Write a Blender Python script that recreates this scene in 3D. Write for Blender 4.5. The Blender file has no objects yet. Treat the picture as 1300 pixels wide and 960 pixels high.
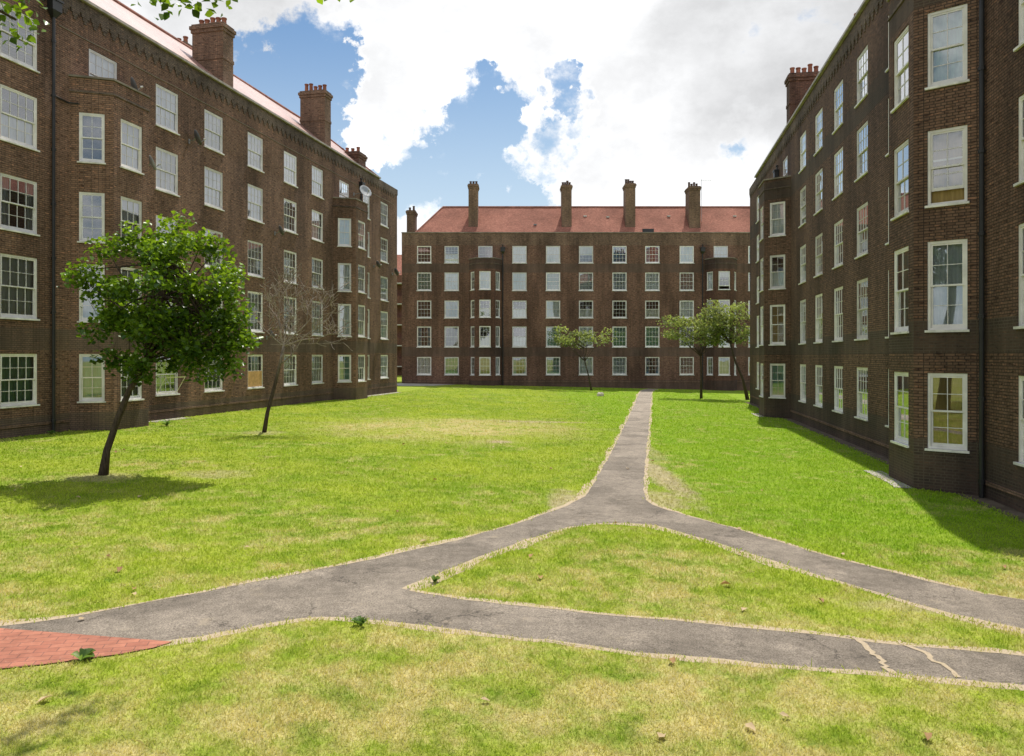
import bpy, math, random
import numpy as np
from mathutils import Vector, Matrix, geometry

random.seed(7)
RNG = np.random.default_rng(11)
scene = bpy.context.scene
C = scene.collection
R = math.radians
CAM_Z = 2.93
SUN = Vector((0.160, 0.47, 1.0)).normalized()


def ground_z(x):
    return -0.021 * max(-26.0, min(26.0, x))


# ------------------------------------------------------------------ node helpers
class NT:
    def __init__(self, tree):
        self.t = tree
        self.n = tree.nodes
        self.l = tree.links

    def node(self, kind, **kw):
        nd = self.n.new(kind)
        for k, v in kw.items():
            setattr(nd, k, v)
        return nd

    def put(self, sock, v):
        if hasattr(v, 'is_linked') or isinstance(v, bpy.types.NodeSocket):
            self.l.new(v, sock)
        elif isinstance(v, (tuple, list)):
            if len(v) == 3 and sock.type == 'RGBA':
                v = (*v, 1.0)
            sock.default_value = v
        else:
            sock.default_value = v

    def math(self, op, a, b=None, c=None, clamp=False):
        nd = self.node('ShaderNodeMath', operation=op, use_clamp=clamp)
        self.put(nd.inputs[0], a)
        if b is not None:
            self.put(nd.inputs[1], b)
        if c is not None:
            self.put(nd.inputs[2], c)
        return nd.outputs[0]

    def vmath(self, op, a, b=None):
        nd = self.node('ShaderNodeVectorMath', operation=op)
        self.put(nd.inputs[0], a)
        if b is not None:
            self.put(nd.inputs[1], b)
        return nd.outputs['Value'] if op in ('DOT_PRODUCT', 'LENGTH') else nd.outputs[0]

    def mix(self, fac, a, b, mode='MIX'):
        nd = self.node('ShaderNodeMix', data_type='RGBA', blend_type=mode)
        self.put(nd.inputs[0], fac)
        self.put(nd.inputs[6], a)
        self.put(nd.inputs[7], b)
        return nd.outputs[2]

    def ramp(self, v, lo, hi, a=0.0, b=1.0, smooth=True):
        nd = self.node('ShaderNodeMapRange', interpolation_type='SMOOTHSTEP' if smooth else 'LINEAR')
        self.put(nd.inputs[0], v)
        for i, q in enumerate((lo, hi, a, b)):
            self.put(nd.inputs[1 + i], q)
        return nd.outputs[0]

    def noise(self, vec, scale, detail=3.0, rough=0.55, out='Fac', dist=0.0):
        nd = self.node('ShaderNodeTexNoise')
        if vec is not None:
            self.l.new(vec, nd.inputs['Vector'])
        nd.inputs['Scale'].default_value = scale
        nd.inputs['Detail'].default_value = detail
        nd.inputs['Roughness'].default_value = rough
        nd.inputs['Distortion'].default_value = dist
        return nd.outputs[out]

    def mapping(self, vec, scale=(1, 1, 1), loc=(0, 0, 0), rot=(0, 0, 0)):
        nd = self.node('ShaderNodeMapping')
        self.l.new(vec, nd.inputs[0])
        nd.inputs['Location'].default_value = loc
        nd.inputs['Rotation'].default_value = rot
        nd.inputs['Scale'].default_value = scale
        return nd.outputs[0]

    def sep(self, vec):
        nd = self.node('ShaderNodeSeparateXYZ')
        self.l.new(vec, nd.inputs[0])
        return nd.outputs

    def comb(self, x, y, z):
        nd = self.node('ShaderNodeCombineXYZ')
        for i, v in enumerate((x, y, z)):
            self.put(nd.inputs[i], v)
        return nd.outputs[0]

    def bump(self, h, strength=0.3, dist=0.02):
        nd = self.node('ShaderNodeBump')
        nd.inputs['Strength'].default_value = strength
        nd.inputs['Distance'].default_value = dist
        self.l.new(h, nd.inputs['Height'])
        return nd.outputs[0]

    def principled(self, color, rough=0.8, spec=0.3, normal=None, metal=0.0):
        nd = self.node('ShaderNodeBsdfPrincipled')
        self.put(nd.inputs['Base Color'], color)
        self.put(nd.inputs['Roughness'], rough)
        nd.inputs['Specular IOR Level'].default_value = spec
        nd.inputs['Metallic'].default_value = metal
        if normal is not None:
            self.l.new(normal, nd.inputs['Normal'])
        return nd.outputs[0]

    def out(self, shader):
        o = self.node('ShaderNodeOutputMaterial')
        self.l.new(shader, o.inputs['Surface'])


def new_mat(name):
    m = bpy.data.materials.new(name)
    m.use_nodes = True
    m.node_tree.nodes.clear()
    return m, NT(m.node_tree)


def tex(nt, out='Object'):
    return nt.node('ShaderNodeTexCoord').outputs[out]


def pos(nt):
    return nt.node('ShaderNodeNewGeometry').outputs['Position']


# ------------------------------------------------------------------ materials
def brick_mat(name, c1, c2, mortar, dark=(), dark_cols=None, light=(), light_mul=(1.5, 1.45, 1.35), stain=0.35, mul=1.0):
    """Bricks laid by UV in metres; DARK / LIGHT: height ranges (object z) of another brick."""
    m, nt = new_mat(name)
    uv = tex(nt, 'UV')
    ob = tex(nt, 'Object')
    z = nt.sep(ob)[2]

    def bricks(a, b, mo):
        nd = nt.node('ShaderNodeTexBrick', offset=0.5, squash=0.55, squash_frequency=2)
        nt.l.new(uv, nd.inputs['Vector'])
        nt.put(nd.inputs['Color1'], a)
        nt.put(nd.inputs['Color2'], b)
        nt.put(nd.inputs['Mortar'], mo)
        nd.inputs['Scale'].default_value = 1.0
        nd.inputs['Mortar Size'].default_value = 0.010
        nd.inputs['Mortar Smooth'].default_value = 0.2
        nd.inputs['Bias'].default_value = -0.1
        nd.inputs['Brick Width'].default_value = 0.215
        nd.inputs['Row Height'].default_value = 0.068
        return nd
    b0 = bricks(c1, c2, mortar)
    col = b0.outputs['Color']
    # single odd bricks, burnt or pale
    n = nt.noise(nt.mapping(uv, (4.65, 14.7, 1)), 1.0, 1.0)
    col = nt.mix(nt.ramp(n, 0.56, 0.70), col, nt.mix(1.0, col, (0.45, 0.42, 0.42), 'MULTIPLY'))
    n2 = nt.noise(nt.mapping(uv, (4.65, 14.7, 1), (31, 7, 0)), 1.0, 1.0)
    col = nt.mix(nt.ramp(n2, 0.58, 0.72), col, nt.mix(1.0, col, (1.7, 1.5, 1.35), 'MULTIPLY'))
    if dark:
        d1, d2, dm = dark_cols or ((0.045, 0.036, 0.031), (0.072, 0.055, 0.045), (0.14, 0.108, 0.078))
        db = bricks(d1, d2, dm).outputs['Color']
        f = None
        for lo, hi in dark:
            a = nt.math('MULTIPLY', nt.math('GREATER_THAN', z, lo), nt.math('LESS_THAN', z, hi))
            f = a if f is None else nt.math('MAXIMUM', f, a)
        pn = nt.ramp(nt.noise(nt.mapping(uv, (.5, 2.0, 1)), 1.0, 4.0), .3, .7, .55, .9)
        col = nt.mix(nt.math('MULTIPLY', f, pn), col, db)
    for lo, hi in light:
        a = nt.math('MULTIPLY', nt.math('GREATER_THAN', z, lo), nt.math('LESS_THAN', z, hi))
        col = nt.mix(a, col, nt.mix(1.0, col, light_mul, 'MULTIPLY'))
    # weather stains: big blotches and vertical runs
    st = nt.noise(nt.mapping(ob, (1, 1, 0.35)), 0.45, 5.0, 0.62)
    st2 = nt.noise(nt.mapping(uv, (2.2, 0.18, 1)), 1.0, 4.0, 0.6)
    k = nt.math('ADD', nt.ramp(st, 0.3, 0.72, 1.0 - stain, 1.0 + stain), nt.ramp(st2, 0.3, 0.75, -0.16, 0.16))
    k = nt.math('MULTIPLY', k, mul)
    col = nt.mix(1.0, col, nt.comb(k, k, k), 'MULTIPLY')
    h = nt.math('ADD', nt.math('MULTIPLY', b0.outputs['Fac'], -1.0), nt.math('MULTIPLY', nt.noise(uv, 60, 2), 0.5))
    nt.out(nt.principled(col, 0.88, 0.25, nt.bump(h, 0.45, 0.012)))
    return m


M = {}
LT = (0.270, 0.160, 0.107), (0.195, 0.112, 0.073), (0.085, 0.060, 0.046)
M['brick_l'] = brick_mat('brick_brown', *LT, dark=((-2, 0.96), (3.12, 3.85)), mul=.92,
                         dark_cols=((0.13, 0.098, 0.075), (0.18, 0.13, 0.094), (0.10, 0.076, 0.058)))
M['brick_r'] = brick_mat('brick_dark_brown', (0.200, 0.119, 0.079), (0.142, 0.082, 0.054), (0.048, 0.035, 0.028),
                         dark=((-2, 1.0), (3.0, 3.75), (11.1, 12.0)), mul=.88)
M['brick_b'] = brick_mat('brick_red_brown', (0.220, 0.122, 0.085), (0.150, 0.080, 0.056), (0.085, 0.056, 0.043),
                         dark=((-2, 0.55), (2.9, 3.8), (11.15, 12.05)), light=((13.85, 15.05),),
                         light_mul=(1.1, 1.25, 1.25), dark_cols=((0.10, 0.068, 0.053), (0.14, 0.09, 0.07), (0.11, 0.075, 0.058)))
M['brick_bay_b'] = brick_mat('brick_bay_brown', (0.175, 0.088, 0.060), (0.130, 0.064, 0.045), (0.08, 0.05, 0.038),
                             dark=((-2, 0.55), (2.9, 3.8), (11.4, 12.7)), dark_cols=((0.055, 0.040, 0.034), (0.08, 0.058, 0.048), (0.07, 0.05, 0.04)))
M['brick_chim'] = brick_mat('brick_chimney', (0.245, 0.155, 0.105), (0.185, 0.112, 0.076), (0.11, 0.078, 0.056))
M['brick_chim_red'] = brick_mat('brick_chimney_red', (0.17, 0.098, 0.070), (0.125, 0.070, 0.050), (0.07, 0.048, 0.038))
M['frieze'] = brick_mat('brick_blue_black', (0.135, 0.102, 0.080), (0.18, 0.135, 0.102), (0.08, 0.062, 0.05), stain=0.4)
M['brick_far'] = brick_mat('brick_far_red', (0.20, 0.09, 0.06), (0.16, 0.07, 0.05), (0.10, 0.06, 0.05))


def flat(name, c, rough=0.6, spec=0.4, var=0.15, scale=3.0, metal=0.0, bump=0.0):
    m, nt = new_mat(name)
    p = pos(nt)
    n = nt.noise(p, scale, 4.0, 0.6)
    k = nt.ramp(n, 0.3, 0.7, 1.0 - var, 1.0 + var)
    col = nt.mix(1.0, c, nt.comb(k, k, k), 'MULTIPLY')
    nrm = nt.bump(nt.noise(p, scale * 14, 3), bump, 0.01) if bump else None
    nt.out(nt.principled(col, rough, spec, nrm, metal))
    return m


def paint_mat():
    m, nt = new_mat('white_gloss_paint')
    rnd = nt.node('ShaderNodeObjectInfo').outputs['Random']
    n = nt.noise(pos(nt), 2.6, 5.0, 0.65)
    k = nt.math('MULTIPLY', nt.ramp(n, 0.3, 0.7, 0.86, 1.06), nt.ramp(rnd, 0, 1, 0.80, 1.06, smooth=False))
    col = nt.mix(1.0, nt.mix(nt.math('FRACT', nt.math('MULTIPLY', rnd, 13.7)), (0.82, 0.80, 0.79), (0.80, 0.765, 0.72)), nt.comb(k, k, k), 'MULTIPLY')
    nt.out(nt.principled(col, 0.45, 0.4))
    return m


M['white'] = paint_mat()
M['sill'] = flat('white_sill_paint', (0.74, 0.72, 0.68), 0.6, 0.3, 0.2, 3.5)
M['black'] = flat('black_iron_paint', (0.014, 0.014, 0.015), 0.45, 0.5, 0.3)
M['coping'] = flat('stone_coping', (0.22, 0.19, 0.15), 0.85, 0.2, 0.3, 2.0, bump=0.3)
M['lead'] = flat('lead_flashing', (0.20, 0.21, 0.23), 0.55, 0.5, 0.2)
M['pot'] = flat('terracotta_pot', (0.27, 0.105, 0.065), 0.8, 0.2, 0.3, 2.0)
M['pot_dark'] = flat('sooty_pot', (0.09, 0.055, 0.04), 0.85, 0.2, 0.3, 2.0)
M['gutter'] = flat('gutter_grey', (0.34, 0.30, 0.26), 0.6, 0.4, 0.25)
M['dish'] = flat('dish_grey', (0.30, 0.31, 0.32), 0.5, 0.4, 0.15)
M['dish_dark'] = flat('dish_dark', (0.11, 0.11, 0.115), 0.5, 0.4, 0.15)
M['metal'] = flat('zinc_steel', (0.30, 0.31, 0.32), 0.4, 0.5, 0.15, metal=0.7)
M['cable'] = flat('grey_cable', (0.30, 0.26, 0.21), 0.6, 0.3, 0.1)
M['ridge'] = flat('ridge_tile', (0.30, 0.135, 0.10), 0.85, 0.2, 0.3, 2.0)
M['stone'] = flat('pale_stone', (0.62, 0.54, 0.47), 0.85, 0.2, 0.25, 9.0, bump=0.5)
M['ply'] = flat('plywood', (0.56, 0.33, 0.14), 0.75, 0.25, 0.18, 5.0)
M['concrete'] = flat('concrete_strip', (0.36, 0.33, 0.28), 0.9, 0.2, 0.25, 2.5, bump=0.4)
M['soil'] = flat('bare_soil', (0.14, 0.11, 0.08), 0.95, 0.1, 0.3, 3.0, bump=0.6)
M['slab'] = flat('balcony_slab', (0.55, 0.53, 0.50), 0.8, 0.2, 0.15)
M['dark'] = flat('dark_opening', (0.03, 0.03, 0.033), 0.5, 0.4, 0.2)


def roof_mat(name, rough, spec, t1=(0.35, 0.160, 0.112), t2=(0.255, 0.110, 0.078)):
    m, nt = new_mat(name)
    uv = tex(nt, 'UV')
    b = nt.node('ShaderNodeTexBrick', offset=0.5)
    nt.l.new(uv, b.inputs['Vector'])
    nt.put(b.inputs['Color1'], t1)
    nt.put(b.inputs['Color2'], t2)
    nt.put(b.inputs['Mortar'], (0.17, 0.055, 0.042))
    b.inputs['Scale'].default_value = 1.0
    b.inputs['Mortar Size'].default_value = 0.008
    b.inputs['Brick Width'].default_value = 0.18
    b.inputs['Row Height'].default_value = 0.11
    n = nt.noise(nt.mapping(uv, (5.5, 9, 1)), 1.0, 1.0)
    col = nt.mix(nt.ramp(n, 0.5, 0.75), b.outputs['Color'], (0.40, 0.17, 0.12))
    big = nt.noise(uv, 0.35, 5.0, 0.65)
    k = nt.ramp(big, 0.3, 0.7, 0.78, 1.2)
    col = nt.mix(1.0, col, nt.comb(k, k, k), 'MULTIPLY')
    moss = nt.ramp(nt.noise(uv, 1.7, 6.0, 0.7), 0.58, 0.72)
    col = nt.mix(nt.math('MULTIPLY', moss, 0.35), col, (0.20, 0.13, 0.085))
    h = nt.math('ADD', nt.math('MULTIPLY', b.outputs['Fac'], -1.0), nt.math('FRACT', nt.math('MULTIPLY', nt.sep(uv)[1], -9.09)))
    nt.out(nt.principled(col, rough, spec, nt.bump(h, 0.22, 0.015)))
    return m


M['roof'] = roof_mat('clay_roof_tiles', 0.9, 0.12)
M['roof_sun_glare'] = roof_mat('sun_glare_roof_tiles', 0.36, 1.0, (0.50, 0.31, 0.26), (0.42, 0.235, 0.19))  # same clay tiles, with sun glare put into a paler, glossier colour


def glass_mat():
    m, nt = new_mat('window_glass')
    ob = tex(nt, 'Object')
    rnd = nt.node('ShaderNodeObjectInfo').outputs['Random']
    shift = nt.vmath('ADD', ob, nt.comb(nt.math('MULTIPLY', rnd, 60.0), nt.math('MULTIPLY', rnd, 23.0), 0.0))
    nrm = nt.bump(nt.noise(shift, 1.3, 0.0), 0.07, 0.02)
    gl = nt.node('ShaderNodeBsdfGlossy')
    gl.inputs['Roughness'].default_value = 0.015
    nt.put(gl.inputs['Color'], (0.95, 0.97, 1.0))
    nt.l.new(nrm, gl.inputs['Normal'])
    tr = nt.node('ShaderNodeBsdfTransparent')
    nt.put(tr.inputs['Color'], (0.86, 0.91, 0.90))
    fr = nt.node('ShaderNodeFresnel')
    fr.inputs['IOR'].default_value = 1.55
    f = nt.math('ADD', nt.math('MULTIPLY', fr.outputs[0], 2.2), 0.10, clamp=True)
    mx = nt.node('ShaderNodeMixShader')
    nt.l.new(f, mx.inputs[0])
    nt.l.new(tr.outputs[0], mx.inputs[1])
    nt.l.new(gl.outputs[0], mx.inputs[2])
    nt.out(mx.outputs[0])
    return m


M['glass'] = glass_mat()


def cloth(name, c, tr=0.25):
    m, nt = new_mat(name)
    p = tex(nt)
    k = nt.ramp(nt.noise(nt.mapping(p, (9, 1, 0.6)), 2.0, 3.0), 0.3, 0.7, 0.85, 1.08)
    col = nt.mix(1.0, c, nt.comb(k, k, k), 'MULTIPLY')
    d = nt.node('ShaderNodeBsdfDiffuse')
    nt.l.new(col, d.inputs[0])
    t = nt.node('ShaderNodeBsdfTranslucent')
    nt.l.new(col, t.inputs[0])
    mx = nt.node('ShaderNodeMixShader')
    mx.inputs[0].default_value = tr
    nt.l.new(d.outputs[0], mx.inputs[1])
    nt.l.new(t.outputs[0], mx.inputs[2])
    nt.out(mx.outputs[0])
    return m


CURT = [cloth('net_white', (0.80, 0.83, 0.85), 0.1), cloth('net_cream', (0.72, 0.71, 0.66), 0.1), cloth('curtain_blue', (0.22, 0.40, 0.56)),
        cloth('curtain_green_grass_reflection', (0.30, 0.50, 0.42)), cloth('curtain_pink', (0.60, 0.42, 0.40)), cloth('curtain_grey', (0.60, 0.64, 0.67)),
        cloth('curtain_ochre', (0.42, 0.30, 0.12))]


# bare and trodden spots: x, y, half sizes, strength
BARE = ((3.75, 19.0, .42, 4.2, .9), (3.15, 15.6, .5, 1.3, .75), (1.15, 15.0, .45, 1.6, .85), (4.35, 24.0, .35, 3.0, .5), (-.4, 25.4, .55, .45, 1.0), (1.2, 33.5, 2.6, .55, .7), (-9.3, 16.9, .9, .7, .6), (-8.9, 26.7, .8, .8, .5), (-7.0, 17.6, 1.0, .7, .5), (4.9, 9.05, .9, .28, .6))


# lawn colour shared by the turf sheet and the blades standing on it
def lawn_color(nt, blade=False):
    p = pos(nt)
    x, y, _ = nt.sep(p)
    flat_p = nt.comb(x, y, 0.0)
    a = nt.noise(flat_p, 0.35, 4.0, 0.6)
    b = nt.noise(nt.mapping(flat_p, (1, 1, 1), (17, 5, 3)), 1.7, 5.0, 0.65)
    c = nt.noise(nt.mapping(flat_p, (1, 1, 1), (3, 51, 9)), 9.0, 3.0, 0.6)
    g = nt.mix(nt.ramp(a, 0.32, 0.68), (0.225, 0.325, 0.026), (0.355, 0.41, 0.050))
    g = nt.mix(nt.ramp(b, 0.52, 0.76, 0.0, 0.75), g, (0.115, 0.205, 0.014))
    clo = nt.noise(nt.mapping(flat_p, (1, 1, 1), (77, 15, 3)), 3.2, 6.0, 0.7)
    g = nt.mix(nt.ramp(clo, 0.58, 0.72, 0.0, 0.6), g, (0.095, 0.19, 0.02))
    lush = nt.math('MULTIPLY', nt.ramp(x, 2.0, 6.0), nt.ramp(y, 9.0, 14.0))
    g = nt.mix(nt.math('MULTIPLY', lush, 0.55), g, (0.20, 0.36, 0.016))
    # dryness
    near = nt.ramp(y, 17.0, 6.5, 0.0, 0.45)
    side = nt.ramp(x, 2.5, 6.0, 1.0, 0.15)
    far_lush = nt.ramp(y, 9.0, 14.0, 1.0, 0.0)
    near = nt.math('MULTIPLY', near, nt.math('MAXIMUM', side, far_lush))
    ex = nt.math('DIVIDE', nt.math('ADD', x, 2.6), 6.2)
    ey = nt.math('DIVIDE', nt.math('ADD', y, -30.0), 5.5)
    rr = nt.math('ADD', nt.math('MULTIPLY', ex, ex), nt.math('MULTIPLY', ey, ey))
    rr = nt.math('ADD', rr, nt.ramp(b, .3, .7, .55, -.55))
    patch = nt.ramp(rr, 1.5, 0.0, 0.0, 0.60)
    tx = nt.math('DIVIDE', nt.math('ADD', x, 8.2), 3.0)
    ty = nt.math('DIVIDE', nt.math('ADD', y, -18.6), 2.0)
    patch2 = nt.ramp(nt.math('ADD', nt.math('MULTIPLY', tx, tx), nt.math('MULTIPLY', ty, ty)), 1.0, 0.0, 0.0, 0.3)
    bare = None
    for bx_, by_, ax_, ay_, kk in BARE:
        ux = nt.math('DIVIDE', nt.math('ADD', x, -bx_), ax_)
        uy = nt.math('DIVIDE', nt.math('ADD', y, -by_), ay_)
        q = nt.math('ADD', nt.math('ADD', nt.math('MULTIPLY', ux, ux), nt.math('MULTIPLY', uy, uy)), nt.ramp(b, .3, .7, .45, -.45))
        q = nt.ramp(q, 1.3, .1, 0.0, kk)
        bare = q if bare is None else nt.math('MAXIMUM', bare, q)
    dn = nt.math('ADD', nt.ramp(b, 0.3, 0.7, 0.34, -0.34), nt.ramp(c, 0.3, 0.7, -0.10, 0.10))
    dn = nt.math('ADD', dn, nt.ramp(a, 0.33, 0.67, 0.22, -0.22))
    dry = nt.math('ADD', nt.math('ADD', near, patch), nt.math('ADD', patch2, dn))
    dry = nt.math('ADD', dry, 0.06)
    if blade:
        at = nt.node('ShaderNodeAttribute', attribute_name='shade').outputs['Fac']
        dry = nt.math('ADD', dry, nt.ramp(at, 0.0, 1.0, -0.12, 0.17, smooth=False))
    dry = nt.ramp(dry, 0.08, 0.95, 0.0, 0.92)
    straw = nt.mix(nt.ramp(c, 0.35, 0.65), (0.60, 0.49, 0.235), (0.50, 0.425, 0.17))
    col = nt.mix(dry, g, straw)
    soil_c = nt.mix(nt.ramp(c, .3, .7), (0.40, 0.30, 0.19), (0.56, 0.45, 0.30))
    col = nt.mix(nt.math('MULTIPLY', bare, .85), col, soil_c)
    if blade:
        k = nt.ramp(nt.math('FRACT', nt.math('MULTIPLY', at, 37.3)), 0, 1, 0.86, 1.15, smooth=False)
        k = nt.math('MULTIPLY', k, 1.24)
        col = nt.mix(1.0, col, nt.comb(k, k, k), 'MULTIPLY')
    return col


def lawn_mat():
    m, nt = new_mat('turf')
    col = lawn_color(nt)
    p = pos(nt)
    f = nt.noise(p, 42.0, 4.0, 0.7)
    k = nt.ramp(f, 0.3, 0.7, 0.72, 1.2)
    mid = nt.ramp(nt.noise(nt.mapping(p, (1, 0.6, 1)), 7.0, 4.0, 0.7), 0.3, 0.7, 0.82, 1.16)
    k = nt.math('MULTIPLY', nt.math('MULTIPLY', k, mid), 0.86)
    col = nt.mix(1.0, col, nt.comb(k, k, k), 'MULTIPLY')
    h = nt.math('ADD', f, nt.noise(p, 9.0, 3.0))
    nt.out(nt.principled(col, 0.95, 0.1, nt.bump(h, 0.5, 0.05)))
    return m


def blade_mat():
    m, nt = new_mat('grass_blades')
    col = lawn_color(nt, True)
    d = nt.node('ShaderNodeBsdfDiffuse')
    nt.l.new(col, d.inputs[0])
    t = nt.node('ShaderNodeBsdfTranslucent')
    tc = nt.mix(1.0, col, (1.15, 1.2, 0.9), 'MULTIPLY')
    nt.l.new(tc, t.inputs[0])
    mx = nt.node('ShaderNodeMixShader')
    mx.inputs[0].default_value = 0.45
    nt.l.new(d.outputs[0], mx.inputs[1])
    nt.l.new(t.outputs[0], mx.inputs[2])
    nt.out(mx.outputs[0])
    return m


M['lawn'] = lawn_mat()
M['blade'] = blade_mat()


def asphalt_mat():
    m, nt = new_mat('worn_asphalt')
    p = pos(nt)
    f = nt.noise(p, 60.0, 5.0, 0.8)
    v = nt.node('ShaderNodeTexVoronoi')
    nt.l.new(p, v.inputs['Vector'])
    v.inputs['Scale'].default_value = 70.0
    big = nt.noise(p, 0.9, 5.0, 0.6)
    col = nt.mix(nt.ramp(f, 0.30, 0.70), (0.09, 0.074, 0.059), (0.37, 0.312, 0.25))
    col = nt.mix(nt.ramp(v.outputs['Distance'], 0.0, 0.25, 0.35, 0.0), col, (0.42, 0.39, 0.36))
    k = nt.ramp(big, 0.3, 0.7, 0.82, 1.16)
    col = nt.mix(1.0, col, nt.comb(k, k, k), 'MULTIPLY')
    rpr = nt.ramp(nt.noise(nt.mapping(p, (1, 1, 1), (40, 3, 0)), 0.55, 3.0, 0.5), 0.50, 0.56, 1.0, 0.80)
    spot = nt.ramp(nt.noise(p, 7.0, 5.0, 0.75), 0.3, 0.7, 0.80, 1.18)
    rpr = nt.math('MULTIPLY', rpr, spot)
    col = nt.mix(1.0, col, nt.comb(rpr, rpr, rpr), 'MULTIPLY')
    ce = nt.node('ShaderNodeTexVoronoi', feature='DISTANCE_TO_EDGE')
    wv = nt.vmath('ADD', p, nt.vmath('MULTIPLY', nt.noise(p, 2.2, 5.0, .7, 'Color'), (.9, .9, 0)))
    nt.l.new(wv, ce.inputs['Vector'])
    ce.inputs['Scale'].default_value = 0.55
    hair = nt.math('MULTIPLY', nt.ramp(ce.outputs['Distance'], 0.0, 0.011, 1.0, 0.0), nt.ramp(nt.noise(p, 0.8, 2.0), .46, .56))
    col = nt.mix(nt.math('MULTIPLY', hair, .75), col, (0.05, 0.042, 0.035))
    dirt = nt.ramp(nt.noise(p, 2.6, 6.0, 0.7), 0.58, 0.74)
    col = nt.mix(nt.math('MULTIPLY', dirt, 0.5), col, (0.38, 0.31, 0.22))
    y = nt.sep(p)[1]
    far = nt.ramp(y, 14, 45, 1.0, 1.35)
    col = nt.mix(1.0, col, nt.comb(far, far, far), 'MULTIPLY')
    nt.out(nt.principled(col, 0.92, 0.2, nt.bump(f, 0.6, 0.01)))
    return m


def edging_mat():
    m, nt = new_mat('worn_path_edge')
    p = pos(nt)
    f = nt.noise(p, 55.0, 4.0, 0.7)
    b = nt.noise(p, 2.2, 4.0, 0.65)
    col = nt.mix(nt.ramp(f, 0.3, 0.7), (0.40, 0.31, 0.21), (0.54, 0.44, 0.31))
    col = nt.mix(nt.ramp(b, 0.55, 0.75, 0, 0.6), col, (0.36, 0.32, 0.12))
    nt.out(nt.principled(col, 0.95, 0.1, nt.bump(f, 0.6, 0.02)))
    return m


def paving_mat():
    m, nt = new_mat('red_paving_bricks')
    p = nt.mapping(pos(nt), (1, 1, 1), (0, 0, 0), (0, 0, R(-14)))
    b = nt.node('ShaderNodeTexBrick', offset=0.5)
    nt.l.new(p, b.inputs['Vector'])
    nt.put(b.inputs['Color1'], (0.41, 0.165, 0.105))
    nt.put(b.inputs['Color2'], (0.34, 0.13, 0.085))
    nt.put(b.inputs['Mortar'], (0.20, 0.09, 0.068))
    b.inputs['Scale'].default_value = 1.0
    b.inputs['Mortar Size'].default_value = 0.005
    b.inputs['Brick Width'].default_value = 0.20
    b.inputs['Row Height'].default_value = 0.10
    n = nt.noise(pos(nt), 3.0, 5.0, 0.7)
    k = nt.ramp(n, 0.3, 0.7, 0.8, 1.2)
    col = nt.mix(1.0, b.outputs['Color'], nt.comb(k, k, k), 'MULTIPLY')
    col = nt.mix(nt.ramp(nt.noise(pos(nt), 24, 4, 0.7), 0.55, 0.75, 0, 0.4), col, (0.42, 0.27, 0.2))
    nt.out(nt.principled(col, 0.85, 0.25, nt.bump(nt.math('MULTIPLY', b.outputs['Fac'], -1.0), 0.4, 0.01)))
    return m


M['asphalt'] = asphalt_mat()
M['edge'] = edging_mat()
M['paving'] = paving_mat()


def leaf_mat(name, dark, lit, tr, trfac=0.4, rough=0.5):
    m, nt = new_mat(name)
    p = pos(nt)
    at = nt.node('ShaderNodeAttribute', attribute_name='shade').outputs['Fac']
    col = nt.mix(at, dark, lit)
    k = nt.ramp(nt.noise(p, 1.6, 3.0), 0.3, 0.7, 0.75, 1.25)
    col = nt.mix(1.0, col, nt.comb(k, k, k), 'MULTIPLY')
    pr = nt.principled(col, rough, 0.35)
    t = nt.node('ShaderNodeBsdfTranslucent')
    nt.l.new(nt.mix(1.0, col, tr, 'MULTIPLY'), t.inputs[0])
    mx = nt.node('ShaderNodeMixShader')
    mx.inputs[0].default_value = trfac
    nt.l.new(pr, mx.inputs[1])
    nt.l.new(t.outputs[0], mx.inputs[2])
    nt.out(mx.outputs[0])
    return m


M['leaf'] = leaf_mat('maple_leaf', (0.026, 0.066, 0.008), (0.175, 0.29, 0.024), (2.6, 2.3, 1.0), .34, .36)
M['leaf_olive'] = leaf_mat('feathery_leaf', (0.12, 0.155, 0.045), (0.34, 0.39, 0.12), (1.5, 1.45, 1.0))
M['leaf_dry'] = leaf_mat('fallen_leaf', (0.30, 0.16, 0.06), (0.55, 0.42, 0.25), (1.1, 1.0, 0.8), 0.2, 0.8)
M['weed'] = leaf_mat('weed_leaf', (0.07, 0.14, 0.03), (0.18, 0.28, 0.08), (1.8, 1.7, 1.0))


def bark_mat(name, a, b, low=None):
    m, nt = new_mat(name)
    p = pos(nt)
    n = nt.noise(nt.mapping(p, (1, 1, 0.22)), 26.0, 5.0, 0.7)
    col = nt.mix(nt.ramp(n, 0.3, 0.7), a, b)
    if low:
        col = nt.mix(nt.ramp(nt.sep(p)[2], 1.8, 3.6), nt.mix(1.0, col, low, 'MULTIPLY'), col)
    nt.out(nt.principled(col, 0.9, 0.2, nt.bump(n, 0.8, 0.02)))
    return m


M['bark_bare'] = bark_mat('bark_silver', (0.16, 0.125, 0.10), (0.46, 0.385, 0.32), (.22, .20, .19))
M['bark'] = bark_mat('bark_dark', (0.035, 0.026, 0.02), (0.10, 0.075, 0.055))
M['bark_pale'] = bark_mat('bark_grey', (0.16, 0.13, 0.11), (0.48, 0.41, 0.35))


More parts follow.
